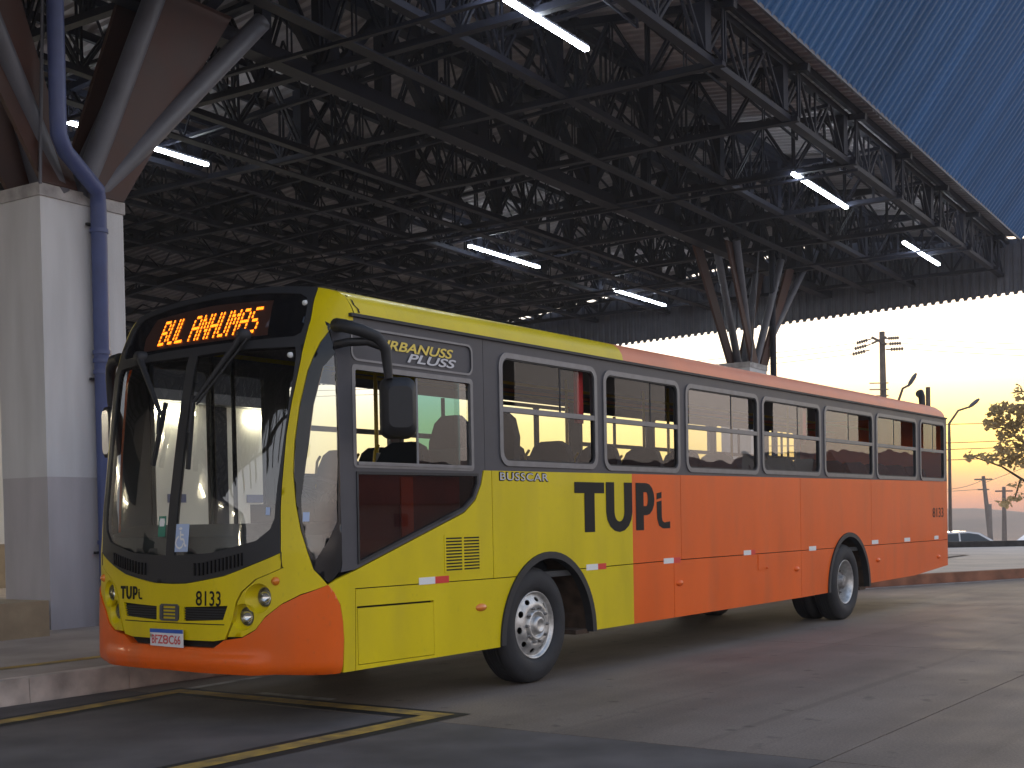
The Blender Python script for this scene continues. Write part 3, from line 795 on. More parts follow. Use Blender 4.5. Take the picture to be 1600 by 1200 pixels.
# ---- hood and lamp panels
seam = [(.726, 1.104), (.951, 1.03), (1.067, .941), (1.107, .873), (1.135, .740), (1.185, .625)]
low = [(.723, 1.214), (.95, 1.140), (1.21, 1.051), (1.49, .994), (PI / 2, .990)]
G = .005
hood_n = low[:-1][::-1] + [(s + G * 1.6, z) for s, z in seam] + [(1.20, .606), (1.285, .590)]
gr = [(1.02 + .155, .843), (1.215, .742), (1.525, .728), (1.525, .832)]
gril_n = [(1.180, .843), (1.215, .742), (1.50, .725), (1.50, .826)]
hood = fp('hood', [low[-1]] + hood_n + mir(hood_n)[::-1], [gril_n, mir(gril_n)[::-1]], M['yellow'], res=.045)
fp('grille', [(1.15, .86), (1.18, .71), (PI - 1.18, .71), (PI - 1.15, .86)], [], M['dark'], off=-.03, thick=.01)
for g in (gril_n, mir(gril_n)):
    mb = MB()
    for k in range(5):
        z = .742 + .018 * k
        a, b = (1.2, 1.5) if g is gril_n else (PI - 1.5, PI - 1.2)
        q = [FS(a + (b - a) * t / 6, z) for t in range(7)]
        for i in range(6): mb.bar(Vector(q[i]) + Vector((.012, 0, 0)), Vector(q[i + 1]) + Vector((.012, 0, 0)), .006, .010)
    mb.build('grille_bars', M['blackmat'], bus)
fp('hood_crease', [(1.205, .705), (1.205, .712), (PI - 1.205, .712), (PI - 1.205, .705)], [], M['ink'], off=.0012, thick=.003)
# maker's badge between the grilles: plain rounded frame with bars
def fmap(y, z):
    s = math.acos(max(-1, min(1, math.copysign(abs((1.25 - y) / 1.25) ** 1.25, 1.25 - y))))
    return FS(s, z)
fp('badge_ring', [(1.537, .722), (1.605, .722), (1.615, .735), (1.615, .83), (1.605, .845), (1.537, .845), (1.527, .83), (1.527, .735)],
   [[(1.543, .738), (1.543, .83), (1.599, .83), (1.599, .738)]], M['dgrey'], off=.012, thick=.014, res=.03)
for z in (.752, .777, .802):
    fp('badge_bar', [(1.545, z), (1.597, z), (1.597, z + .012), (1.545, z + .012)], [], M['dgrey'], off=.008, thick=.01, res=.03)

def circ(cs, cz, r, n=20, ks=1.0):
    d = (Vector(FS(cs + .01, cz)) - Vector(FS(cs - .01, cz))).length / .02
    return [(cs + r * math.cos(2 * PI * k / n) / d * ks, cz + r * math.sin(2 * PI * k / n)) for k in range(n)]
lp = [(s - G * 1.6, z) for s, z in seam] + [(1.06, .627), (.951, .682), (.868, .772), (.72, .860), (.70, .868), (.70, 1.108)]
cups = [((.930, .897), .105, (.872, .902), .066), ((1.055, .765), .095, (1.022, .766), .064)]
for side in (0, 1):
    f = (lambda l: l) if not side else (lambda l: mir(l))
    holes = [f(circ(c[0], c[1], r)) for c, r, _, _ in cups]
    pn = fp('lamp_panel', f(lp), holes, M['yellow'], res=.04)
    for c, r, lc, lr in cups:
        hl = holes[cups.index((c, r, lc, lr))]
        P = [Vector(FS(a, b)) for a, b in hl]
        if side: lcs = (PI - lc[0], lc[1])
        else: lcs = lc
        ctr = Vector(FS(*lcs)) + Vector((.040, -.046 if side else .046, 0))
        n = len(P); mb = MB(); rings = [P]
        sgn = -1 if side else 1
        # ring of the lamp itself, facing forward
        L = [ctr + Vector((0, -sgn * lr * math.cos(2 * PI * k / n) * -1, lr * math.sin(2 * PI * k / n))) for k in range(n)]
        if not side: L = [ctr + Vector((0, lr * math.cos(2 * PI * k / n), lr * math.sin(2 * PI * k / n))) for k in range(n)]
        else: L = [ctr + Vector((0, -lr * math.cos(2 * PI * k / n), lr * math.sin(2 * PI * k / n))) for k in range(n)]
        mid = [P[k] * .45 + L[k] * .55 + Vector((.018, 0, 0)) for k in range(n)]
        mb.add(P + mid + L, [(j * n + k, j * n + (k + 1) % n, (j + 1) * n + (k + 1) % n, (j + 1) * n + k) for j in range(2) for k in range(n)], 0, True)
        mb.build('lamp_cup', M['yellow'], pn)
        hl_ = MB().lathe([(.0001, -.028), (lr * .5, -.024), (lr * .85, -.012), (lr, .0)], 20, 'x', tuple(ctr)).build('headlight', glass('lamp lens', (.9, .9, .9), 1.5), bus)
        MB().lathe([(lr * .98, -.004), (lr * .8, .02), (lr * .45, .045), (.0001, .05)], 20, 'x', tuple(ctr)).lathe([(lr * 1.02, -.006), (lr * 1.1, 0), (lr * 1.02, .012)], 20, 'x', tuple(ctr), 1).build('reflector_bowl', [M['lens'], M['alu']], hl_)
    a = FS(*(f([(.783, 1.016)])[0]))
    MB().lathe([(.0001, -.025), (.018, -.022), (.030, -.006), (.032, .01)], 16, 'x', a).build('turn_signal', M['amber'], bus)
# ---- corner pillars
wedge = [(.70, .868), (.70, 1.108), (.716, 1.115), (.731, 1.228), (.750, 1.494), (.756, 1.672), (.755, 2.03), (.729, 2.254), (.679, 2.57), (.672, 2.849), (.735, 3.085)]
topc = [(s, ztop(s)) for s in (.735, .60, .45, .32, .22, .12, .06)] + [(.0, 2.895)]
quart = [(.372, 2.804), (.496, 2.68), (.6, 2.476), (.65, 2.23), (.673, 1.983), (.659, 1.759), (.61, 1.55), (.545, 1.359), (.39, 1.091), tip]
pil = wedge[:-1] + topc + [(s_of(.64, 2.895), 2.895), (s_of(.64, 2.845), 2.845), (s_of(.53, 2.84), 2.84)] + quart + [(.534, .924), (.715, .862)]
fp('corner_pillar', pil, [], M['yellow'], res=.045)
fp('corner_pillar', mir([(s - (.13 if s > .66 and z > 1.3 else 0), z) for s, z in pil]), [], M['yellow'], res=.045)
# ---- windscreen surround, glass and sign
we = [(s + .006, z) for s, z in wedge[2:-1]]
topw = [(s, ztop(s) - .002) for s in (.745, .9, 1.05, 1.2, 1.4)] + [(PI / 2, ztop(PI / 2))]
lw = [(s, z + .004) for s, z in low]
sur_n = lw[::-1][1:] + we + topw[:-1]
sur_f = [(PI - s + .13 * max(0, 1 - (s - .66) / .35) * min(1, (z - 1.2) / .2 if z > 1.2 else 0), z) for s, z in sur_n]
gw = [(PI / 2, 2.668), (1.237, 2.672), (.76, 2.655), (.735, 2.60), (.740, 2.435), (.775, 2.03), (.798, 1.673), (.803, 1.45), (.84, 1.375), (.954, 1.298), (1.307, 1.215), (PI / 2, 1.196)]
sg_n = [(1.40, 2.735), (1.244, 2.732), (.80, 2.735), (.735, 2.76), (.725, 2.82), (.765, 2.98), (.80, 3.025), (.88, 3.06), (1.05, 3.082), (1.2, 3.10), (1.4, 3.118)]
wind_hole = gw + mir(gw[1:-1])[::-1]
sign_hole = [(PI / 2, 2.735)] + sg_n + [(PI / 2, 3.125)] + mir(sg_n)[::-1]
ws_outer = [lw[-1]] + sur_n + [topw[-1]] + sur_f[::-1]
fp('windscreen_surround', ws_outer, [wind_hole, sign_hole], M['blackmat'], thick=.04, off=.004, res=.04)
g2 = [(PI / 2 - .012, z) if i in (0, len(gw) - 1) else (s, z) for i, (s, z) in enumerate(gw)]
for f in (lambda l: l, mir):
    fp('windscreen_pane', f(g2), [], M['wind'], off=-.006, thick=0, res=.06, rim=False)
fp('windscreen_divider', [(PI / 2 - .016, 1.19), (PI / 2 + .016, 1.19), (PI / 2 + .016, 2.68), (PI / 2 - .016, 2.68)], [], M['blackmat'], off=.003, thick=.03, res=.05)
sign = fp('destination_sign', sign_hole, [], M['black'], off=-.004, thick=.03, res=.05)
fp('display_panel', [(1.06, 2.765), (1.115, 3.035), (PI / 2, 3.065), (2.02, 3.03), (2.08, 2.88), (2.04, 2.765)], [], M['ledback'], off=-.001, thick=.002, res=.05, parent=sign)
FONT = {'B': '11110 10001 10001 11110 10001 10001 11110', 'U': '10001 10001 10001 10001 10001 10001 01110', 'L': '10000 10000 10000 10000 10000 10000 11111',
        'A': '01110 10001 10001 11111 10001 10001 10001', 'N': '10001 11001 10101 10101 10011 10001 10001', 'H': '10001 10001 10001 11111 10001 10001 10001',
        'M': '10001 11011 10101 10101 10001 10001 10001', 'S': '01111 10000 10000 01110 00001 00001 11110', ' ': '00 00 00 00 00 00 00'}
TXT = 'BUL ANHUMAS'
nc = sum(len(FONT[ch].split()[0]) + 1 for ch in TXT); c0 = 0
for ch in TXT:
    rows = FONT[ch].split(); mb = MB()
    for r in range(7):
        for c in range(len(rows[0])):
            if rows[r][c] == '1':
                y = 1.735 - (c0 + c + .5) * 1.09 / nc; z = 2.995 - (r + .5) * .205 / 7; hy = .0070; hz = .0108
                q = [Vector(fmap(y + a * hy, z + b * hz)) + Vector((-.004, 0, 0)) for a, b in ((1, -1), (-1, -1), (-1, 1), (1, 1))]
                mb.add(q, [(0, 1, 2, 3)])
    if ch != ' ': mb.build('sign_letter', M['led'], sign)
    c0 += len(rows[0]) + 1
# cowl louvres under the windscreen
for s0, s1 in ((1.06, 1.42), (PI - 1.42, PI - 1.06)):
    cw = MB()
    for k in range(13):
        s = s0 + (s1 - s0) * k / 12
        zc = interp(abs(s - PI / 2), [0, .2, .6], [1.09, 1.10, 1.19])
        cw.bar(Vector(FS(s, zc - .045)) + Vector((-.010, 0, 0)), Vector(FS(s, zc + .045)) + Vector((-.010, 0, 0)), .010, .016)
    cw.build('cowl_louvre', M['black'], bus)
# ---- quarter windows
qz = [(s_of(.478, 2.83), 2.836)] + [(.372 - .004, 2.80)] + [(s - .010, z) for s, z in quart[1:-1]] + [(.195, 1.0), (.10, 1.02), (-.01, 1.075), (-.0367, 1.128), (-.0136, 1.487), (.0453, 1.846), (.1127, 2.204), (.1952, 2.564)]
for f in (lambda l: l, mir):
    qg = [(.24, 2.60), (.41, 2.51), (.49, 2.25), (.535, 1.85), (.56, 1.58), (.53, 1.42), (.46, 1.25), (.36, 1.16), (.03, 1.42), (.045, 1.60), (.07, 1.85), (.13, 2.20)]
    qw = fp('quarter_window', f(qz), [f(qg)], M['black'], res=.04)
    fp('pane', f(qg), [], M['wind'], off=-.006, thick=0, rim=False, res=.05, parent=qw)
# ---- near side: cab frame
def CF(x, z): return FS(s_of(x, z), z)
def zb(x): return interp(x, [2.1, 14.5], [1.812, 1.885])
def zs(x): return interp(x, [.6, 2.5, 3.8, 5.4, 14.5], [.941, .932, .957, .968, .956])
def sk(x): return interp(x, [.45, 2.3, 3.8, 9.3, 10.8, 12.8, 14.5], [.360, .365, .385, .392, .442, .460, .553])
cab = [(.475, 2.10), (.470, 1.60), (.474, 1.12), (.46, 1.065), (.60, 1.078), (1.875, 1.478), (2.02, 1.575), (2.10, 1.70), (2.13, 1.81), (2.16, 1.815), (2.16, 2.895), (.64, 2.895), (.52, 2.84), (.485, 2.80), (.470, 2.56)]
cwin = rr(.622, 2.005, 1.815, 2.525, .03)
ctop = rr(.615, 2.01, 2.57, 2.80, .06)
clow = [(.650, 1.135), (1.86, 1.515), (1.985, 1.60), (2.04, 1.70), (2.045, 1.765), (.652, 1.755)]
def cpatch(name, loop, holes, mats, **k):
    # x grows along the side, z up: S normal is -y (outwards)
    return patch(name, loop, holes, CF, mats, k.pop('parent', bus), res=.12, **k)
cf = cpatch('cab_window_frame', cab, [cwin, ctop, clow], M['dgrey'], thick=.03)
cpatch('cab_header', ctop, [], M['dgrey'], off=-.008, thick=.01)
cpatch('cab_header_trim', rr(.605, 2.02, 2.562, 2.808, .065), [rr(.622, 2.003, 2.578, 2.792, .055)], M['alu'], off=.006, thick=.01)
cpatch('lower_cab_glass', clow, [], M['darkglass'], off=-.006, thick=0, rim=False)
cpatch('cab_rubber_seal', [(.632, 1.112), (1.868, 1.497), (2.0, 1.588), (2.062, 1.70), (2.067, 1.785), (.636, 1.775)], [[(a, b) for a, b in clow]], M['rubber'], off=.008, thick=.01)
cwd = cpatch('cab_window', rr(.610, 2.017, 1.803, 2.537, .035), [rr(.645, 1.985, 1.84, 2.50, .02)], M['alu'], off=.004, thick=.03)
cpatch('sliding_pane', [(1.34, 1.845), (1.86, 1.845), (1.86, 2.495), (1.34, 2.495)], [], M['green'], off=-.012, thick=0, rim=False, parent=cwd)
cpatch('pane', [(1.80, 1.845), (1.98, 1.845), (1.98, 2.495), (1.80, 2.495)], [], M['wind'], off=-.02, thick=0, rim=False, parent=cwd)
sp('pane_edge', [(1.325, 1.845), (1.345, 1.845), (1.345, 2.495), (1.325, 2.495)], [], M['inner'], off=-.008, thick=.01, parent=cwd)
sp('window_rail', [(.65, 1.822), (1.98, 1.822), (1.98, 1.846), (.65, 1.846)], [], M['alu'], off=.012, thick=.03, parent=cwd)
# ---- side panels
def arch(cx, hw, z0, hz, n=18, a0=0, a1=180):
    return [(cx + hw * math.cos(math.radians(a0 + (a1 - a0) * k / n)), z0 + hz * math.sin(math.radians(a0 + (a1 - a0) * k / n))) for k in range(n + 1)]
AF = (3.065, .735, .375, .750); AR = (10.15, .752, .40, .752)
def arch_span(A, z):
    k = max(0, 1 - ((z - A[2]) / A[3]) ** 2) ** .5; return A[0] - A[1] * k, A[0] + A[1] * k
def arc_between(A, z0, side, z1=None, n=9):
    """arch outline from height z0 up to z1 on one side (-1 front, 1 rear)"""
    z1 = z1 if z1 is not None else A[2] + A[3]
    t0 = math.asin(min(1, max(0, (z0 - A[2]) / A[3]))); t1 = math.asin(min(1, (z1 - A[2]) / A[3]))
    return [(A[0] + side * A[1] * math.cos(t0 + (t1 - t0) * k / n), A[2] + A[3] * math.sin(t0 + (t1 - t0) * k / n)) for k in range(n + 1)]
g = .004
# front quarter panel under the cab glass
fqp = [(.343, .980), (.43, 1.02), (.60, 1.068), (1.88, 1.470), (2.03, 1.568), (2.11, 1.695), (2.145, 1.80), (2.145, zb(2.2)), (2.253 - g, zb(2.2)), (2.253 - g, zs(2.25) + g), (.60, zs(.6) + g), (.585, .36), (.462, .36), (.478, .589), (.470, .72), (.448, .838), (.39, .925)]
cpatch('front_side_panel', fqp, [], M['yellow'], thick=.03)
VENT = []
for cx0, cx1 in ((1.636, 1.838), (1.862, 2.064)):
    for k in range(11): VENT.append([(cx0, 1.022 + k * .0245), (cx1, 1.022 + k * .0245), (cx1, 1.0345 + k * .0245), (cx0, 1.0345 + k * .0245)])
# replaced: the vent is its own plate set on the panel
sp('vent_louvre', rr(1.615, 2.085, 1.005, 1.305, .01, 2), VENT, M['yellow'], off=.004, thick=.006)
sp('vent_backing', rr(1.62, 2.08, 1.01, 1.30, .01, 2), [], M['dark'], off=.0015, thick=.001)
# low front panel with service flap
x1 = 2.253
lfp = [(.592, sk(.592)), (2.33 - .003, sk(2.3))] + arc_between(AF, .38, -1, zs(2.4) - g) + [(.606, zs(.6) - g)]
flap = [(.615, .395), (1.474, .385), (1.474, .805), (.615, .815)]
lf = sp('front_skirt_panel', lfp, [flap], M['yellow'], thick=.03)
sp('service_flap', [(.62, .400), (1.469, .390), (1.469, .790), (.62, .800)], [], M['yellow'], off=.001, thick=.02)
sp('flap_backing', [(.60, .38), (1.49, .38), (1.49, .83), (.60, .83)], [], M['dark'], off=-.03, thick=.01)
two = [M['yellow'], M['orange']]
XSPL = 4.505
spl = lambda a, b: 1 if a > XSPL else 0
# upper panels
up1 = [(2.253 + g, zs(2.26) + g)] + [(arch_span(AF, zs(2.4) + g)[0], zs(2.4) + g)] + arc_between(AF, zs(2.4) + g, -1) + arc_between(AF, zs(3.7) + g, 1)[::-1][1:] + [(XSPL, zs(XSPL) + g), (5.485 - g, zs(5.48) + g), (5.485 - g, zb(5.48)), (XSPL, zb(XSPL)), (2.253 + g, zb(2.25))]
sp('side_panel', up1, [], two, thick=.03, cuts=[((XSPL, zs(XSPL) + g), (XSPL, zb(XSPL)))], matfn=spl, label='yellow and orange side panel with the large black lettering')
sp('side_panel', [(5.485 + g, zs(5.5) + g), (8.555 - g, zs(8.5) + g), (8.555 - g, zb(8.5)), (5.485 + g, zb(5.5))], [], M['orange'], thick=.03)
a9 = arch_span(AR, zs(9.5) + g)
up3 = [(8.555 + g, zs(8.5) + g)] + arc_between(AR, zs(9.5) + g, -1) + arc_between(AR, zs(10.8) + g, 1)[::-1][1:] + [(11.0 - g, zs(11) + g), (11.0 - g, zb(11)), (8.555 + g, zb(8.5))]
sp('side_panel', up3, [], M['orange'], thick=.03)
sp('side_panel', [(11.0 + g, zs(11) + g), (14.43, zs(14.4) + g), (14.43, zb(14.4)), (11.0 + g, zb(11))], [], M['orange'], thick=.03)
# skirt panels
sk1 = [(3.80 + .002, sk(3.8))] + [(XSPL, sk(XSPL)), (5.32 - g, sk(5.3)), (5.32 - g, zs(5.3) - g), (XSPL, zs(XSPL) - g)] + arc_between(AF, sk(3.8), 1, zs(3.7) - g)[::-1]
sp('skirt_panel', sk1, [], two, thick=.03, cuts=[((XSPL, sk(XSPL)), (XSPL, zs(XSPL) - g))], matfn=spl)
FF = [(7.315, .785), (7.555, .785), (7.555, zs(7.5) - g - .002), (7.315, zs(7.5) - g - .002)]
sp('skirt_panel', [(5.32 + g, sk(5.3)), (8.555 - g, sk(8.5)), (8.555 - g, zs(8.5) - g), (5.32 + g, zs(5.3) - g)], [], M['orange'], thick=.03)
sp('filler_flap', [(a, b - .004) for a, b in FF], [], M['orange'], off=.006, thick=.005)
MB().lathe([(.001, -.03), (.012, -.028), (.014, 0)], 8, 'y', (7.53, 0, .80)).build('flap_lock', M['orange'], bus)
sp('skirt_panel', [(8.555 + g, sk(8.5)), (9.398 - .004, .40)] + arc_between(AR, .40, -1, zs(9.4) - g) + [(8.555 + g, zs(8.5) - g)], [], M['orange'], thick=.03)
sp('skirt_panel', [(10.902 + .003, .443), (12.8, sk(12.8)), (14.43, sk(14.43)), (14.43, zs(14.4) - g)] + arc_between(AR, .443, 1, zs(10.8) - g)[::-1], [], M['orange'], thick=.03)
# wheel arch flares and dark housings
for A, lo in ((AF, (.372, .385)), (AR, (.40, .443))):
    o = arch(A[0], A[1] + .003, A[2], A[3] + .003, 28); i_ = arch(A[0], A[1] - .06, A[2], A[3] - .055, 28)
    sp('wheel_arch_flare', o + i_[::-1], [], M['rubber'], off=.018, thick=.08)
    mb = MB(); n = 28; L = arch(A[0], A[1] - .02, A[2], A[3] - .02, n)
    mb.add([(x, .03, z) for x, z in L] + [(x, .95, z) for x, z in L], [(k, k + 1, n + 2 + k, n + 1 + k) for k in range(n)])
    mb.add([(x, .95, z) for x, z in L], [tuple(range(n + 1))])
    mb.build('wheel_housing', M['dirt'], bus)
    MB().box(A[0] + A[1] - .25, A[0] + A[1] - .03, .05, .9, .36, .40).build('mud_flap_bracket', M['dirt'], bus)
# ---- window band
WN = [(2.365, 3.885), (3.995, 5.478), (5.605, 7.375), (7.462, 9.205), (9.325, 11.095), (11.205, 12.945), (13.09, 14.31)]
ZL, ZH = [1.855, 1.850, 1.866, 1.880, 1.880, 1.880, 1.880], [2.792, 2.783, 2.780, 2.775, 2.780, 2.793, 2.808]
holes = [rr(a + .02, b - .02, ZL[i] + .02, ZH[i] - .02, .10) for i, (a, b) in enumerate(WN)]
sp('window_band', [(2.165, zb(2.16)), (14.43, zb(14.43)), (14.43, 2.86), (14.43, 2.895), (2.165, 2.895)], holes, M['dgrey'], thick=.04)
SL = [(.16, .83), (.16, .83), (.06, .88), (.20, .80), (.02, .72), (.03, .64), (.18, .72)]
for i, (a, b) in enumerate(WN):
    GL = M['glass'] if i < 2 else M['glass2']
    z0, z1 = ZL[i], ZH[i]; wdt = b - a
    wi = sp('window', rr(a, b, z0, z1, .115), [rr(a + .048, b - .048, z0 + .045, z1 - .045, .075)], M['alu'], off=.012, thick=.05)
    sp('seal', rr(a + .042, b - .042, z0 + .04, z1 - .04, .08), [rr(a + .062, b - .062, z0 + .058, z1 - .058, .065)], M['rubber'], off=.004, thick=.03, parent=wi)
    zm = z0 + .468
    sp('middle_rail', [(a + .045, zm - .022), (b - .045, zm - .022), (b - .045, zm + .022), (a + .045, zm + .022)], [], M['alu'], off=.010, thick=.04, parent=wi)
    sp('lower_pane', [(a + .05, z0 + .045), (b - .05, z0 + .045), (b - .05, zm), (a + .05, zm)], [], GL, off=-.012, thick=0, rim=False, parent=wi)
    s0, s1 = SL[i]; m0 = s0 + (s1 - s0) * .68
    sp('sliding_pane', [(a + wdt * s0, zm), (a + wdt * m0, zm), (a + wdt * m0, z1 - .045), (a + wdt * s0, z1 - .045)], [], GL, off=-.010, thick=0, rim=False, parent=wi)
    sp('sliding_pane', [(a + wdt * m0 - .03, zm), (a + wdt * s1, zm), (a + wdt * s1, z1 - .045), (a + wdt * m0 - .03, z1 - .045)], [], GL, off=-.022, thick=0, rim=False, parent=wi)
    sp('pane_edge', [(a + wdt * m0 - .014, zm), (a + wdt * m0 + .004, zm), (a + wdt * m0 + .004, z1 - .045), (a + wdt * m0 - .014, z1 - .045)], [], M['blackmat'], off=-.006, thick=.01, parent=wi)
sp('gutter', [(.60, 2.872), (14.42, 2.872), (14.42, 2.895), (.60, 2.895)], [], M['rubber'], off=.022, thick=.03)
# ---- roof shell
YP = [0, .012, .045, .11, .25, .6, 1.25]
prof = [(y, zprof(y)) for y in YP] + [(2.5 - y, zprof(y)) for y in YP[::-1][1:]]
ST = [None, .8, 1.2, 1.6, 2.4, 3.2, 4.0, 4.38, 4.381, 5.5, 6.5, 7.5, 8.5, 9.5, 10.5, 11.5, 12.5, 13.2, 13.7, 14.0, 14.2, 14.36]
DR = {14.2: .004, 14.36: .02}
mb = MB(); np_ = len(prof); vs = []
for X in ST:
    for y, z in prof:
        if X is None:
            s = math.acos(max(-1, min(1, math.copysign(abs((1.25 - y) / 1.25) ** 1.25, 1.25 - y))))
            vs.append((FS(s, z)[0], y, z))
        else:
            d = DR.get(X, 0)
            vs.append((X, y, max(2.86 if y in (0, 2.5) else 2.8, z - d)))
fs = []; ms = []
for i in range(len(ST) - 1):
    for j in range(np_ - 1):
        mb.add([], [])
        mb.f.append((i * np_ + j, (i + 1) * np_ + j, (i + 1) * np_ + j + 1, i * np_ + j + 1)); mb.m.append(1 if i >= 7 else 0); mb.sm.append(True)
mb.v = vs
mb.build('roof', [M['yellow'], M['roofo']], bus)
# broken edge in the roof paint near the front
cr = [(.64, 3.03), (.665, 2.99), (.66, 2.965), (.70, 2.93), (.70, 2.905)]
mb = MB()
for i in range(len(cr) - 1):
    a, b = cr[i], cr[i + 1]; wd = .012
    ya = interp(a[1], [2.895, 2.955, 3.01, 3.06], [0, .012, .045, .11]) - .004; yb = interp(b[1], [2.895, 2.955, 3.01, 3.06], [0, .012, .045, .11]) - .004
    mb.add([(a[0] - wd, ya, a[1]), (a[0] + wd * .4, ya, a[1]), (b[0] + wd, yb, b[1]), (b[0] - wd * .5, yb, b[1])], [(0, 1, 2, 3)])
mb.build('roof_crack', M['ink'], bus)
# ---- rear and far side
RP = [(14.42, 0), (14.50, .02), (14.54, .07), (14.56, .16), (14.58, .6), (14.59, 1.25)]
RP = RP + [(x, 2.5 - y) for x, y in RP[::-1][1:]]
vs = []; n = len(RP); TT = (0, .3, .6, .82, .93, 1)
for z in (.55, 1.2, 1.86): vs += [(x, y, z) for x, y in RP]
for t in TT:
    for x, y in RP:
        zt_ = zprof(y) - .02; e = t ** 3.2
        vs.append((x - .03 * t - (x - .03 - 14.36) * e, y, 2.3 + (zt_ - 2.3) * t))
MB().add(vs, [(i * n + j, i * n + j + 1, (i + 1) * n + j + 1, (i + 1) * n + j) for i in range(len(TT) + 2) for j in range(n - 1)], 0, True).build('rear_panel', M['orange'], bus)
def farp(name, loop, holes, m, off=0, thick=.03, **k):
    return patch(name, loop, holes, FAR, m, k.pop('parent', bus), thick=-thick, off=-off, rev=True, backmat=M['inner'] if thick >= .03 else None, **k)
fh = [rr(a + .02, b - .02, ZL[i], ZH[i], .08) for i, (a, b) in enumerate(WN) if i not in (2,)]
fdoor = [rr(.80, 2.12, .50, 2.78, .05), rr(5.75, 7.25, .50, 2.80, .05)]
farp('right_side_panel', [(.47, .40), (14.43, .50), (14.43, 2.895), (.74, 2.895), (.68, 2.8), (.60, 2.6), (.53, 2.0), (.49, 1.4)], fh + fdoor, M['orange'])
for i, (a, b) in enumerate(WN):
    if i == 2: continue
    wi = farp('window', rr(a, b, ZL[i] - .02, ZH[i] + .02, .1), [rr(a + .05, b - .05, ZL[i] + .03, ZH[i] - .03, .07)], M['alu'], off=.01, thick=.05)
    zm = ZL[i] + .468
    farp('middle_rail', [(a + .04, zm - .025), (b - .04, zm - .025), (b - .04, zm + .025), (a + .04, zm + .025)], [], M['alu'], parent=wi)
    farp('middle_post', [((a + b) / 2 - .015, zm), ((a + b) / 2 + .015, zm), ((a + b) / 2 + .015, ZH[i] - .04), ((a + b) / 2 - .015, ZH[i] - .04)], [], M['blackmat'], parent=wi)
for a, b in ((.80, 2.12), (5.75, 7.25)):
    m_ = (a + b) / 2
    d = farp('door', rr(a, b, .50, 2.78, .05), [rr(a + .04, m_ - .03, .60, 2.74, .03), rr(m_ + .03, b - .04, .60, 2.74, .03)], M['blackmat'], off=-.01, thick=.04)
    farp('door_rail', [(a + .03, 1.12), (b - .03, 1.12), (b - .03, 1.15), (a + .03, 1.15)], [], M['alu'], off=-.03, parent=d)
# ---- floor, ceiling, linings, chassis
MB().box(.62, 14.38, .06, 2.44, .90, .95).build('floor', M['floor'], bus)
MB().box(.85, 14.3, .06, 2.44, 2.93, 2.945).build('ceiling', M['ceil'], bus)
for y in (.045, 2.452):
    MB().box(2.2, 14.38, y, y + .012, 1.16, 1.83).build('inner_lining', M['inner'], bus)
mb = MB()
for a, b in ((.55, 2.32), (3.82, 9.38), (10.92, 14.38)): mb.box(a, b, .06, 2.44, .55, .897)
mb.box(2.32, 3.82, .95, 1.55, .55, .897); mb.box(9.38, 10.92, .95, 1.55, .5, .897)
mb.box(4.3, 5.1, .5, .75, .38, .6); mb.box(6.2, 7.0, .3, .8, .36, .6); mb.box(2.0, 12.0, .8, .95, .45, .6); mb.box(2.0, 12.0, 1.55, 1.7, .45, .6)
mb.build('chassis', M['dark'], bus)
MB().tube([(2.91, .35, .5), (2.91, 2.15, .5)], .06).build('front_axle', M['dark'], bus)
MB().tube([(10.142, .35, .5), (10.142, 2.15, .5)], .08).lathe([(.001, -.3), (.2, -.18), (.25, 0), (.2, .18), (.001, .3)], 20, 'y', (10.142, 1.25, .5)).build('rear_axle', M['dark'], bus)
# dashboard, wheel and driver seat
mb = MB(); n = 13
rim_ = [FS(.35 + (PI - .7) * k / (n - 1), 1.30) for k in range(n)]
vs = [(x + .05, y, 1.33 + .0 * k) for k, (x, y, z) in enumerate(rim_)] + [(max(.62, x + .3), y, 1.42) for x, y, z in rim_] + [(max(.72, x + .38), y, .95) for x, y, z in rim_]
mb.add(vs, [(j * n + k, j * n + k + 1, (j + 1) * n + k + 1, (j + 1) * n + k) for j in range(2) for k in range(n - 1)], 0, True)
mb.add([(x + .05, y, 1.33) for x, y, z in rim_] + [(x + .06, y, 1.0) for x, y, z in rim_], [(k, k + 1, n + k + 1, n + k) for k in range(n - 1)])
mb.build('dashboard', M['dash'], bus)
MB().box(.5, .9, .28, .95, 1.42, 1.56).build('instrument_binnacle', M['blackmat'], bus)
sw = MB(); cc = Vector((.98, .62, 1.63)); ax = Vector((.55, 0, .83)).normalized(); e1 = Vector((0, 1, 0)); e2 = ax.cross(e1)
sw.tube([cc + (e1 * math.cos(2 * PI * k / 20) + e2 * math.sin(2 * PI * k / 20)) * .23 for k in range(21)], .016, 8)
for a in (.5, 2.6, 4.7): sw.tube([cc, cc + (e1 * math.cos(a) + e2 * math.sin(a)) * .23], .014, 6)
sw.tube([cc, cc - ax * .5], .03, 8)
sw.build('steering_wheel', M['blackmat'], bus)
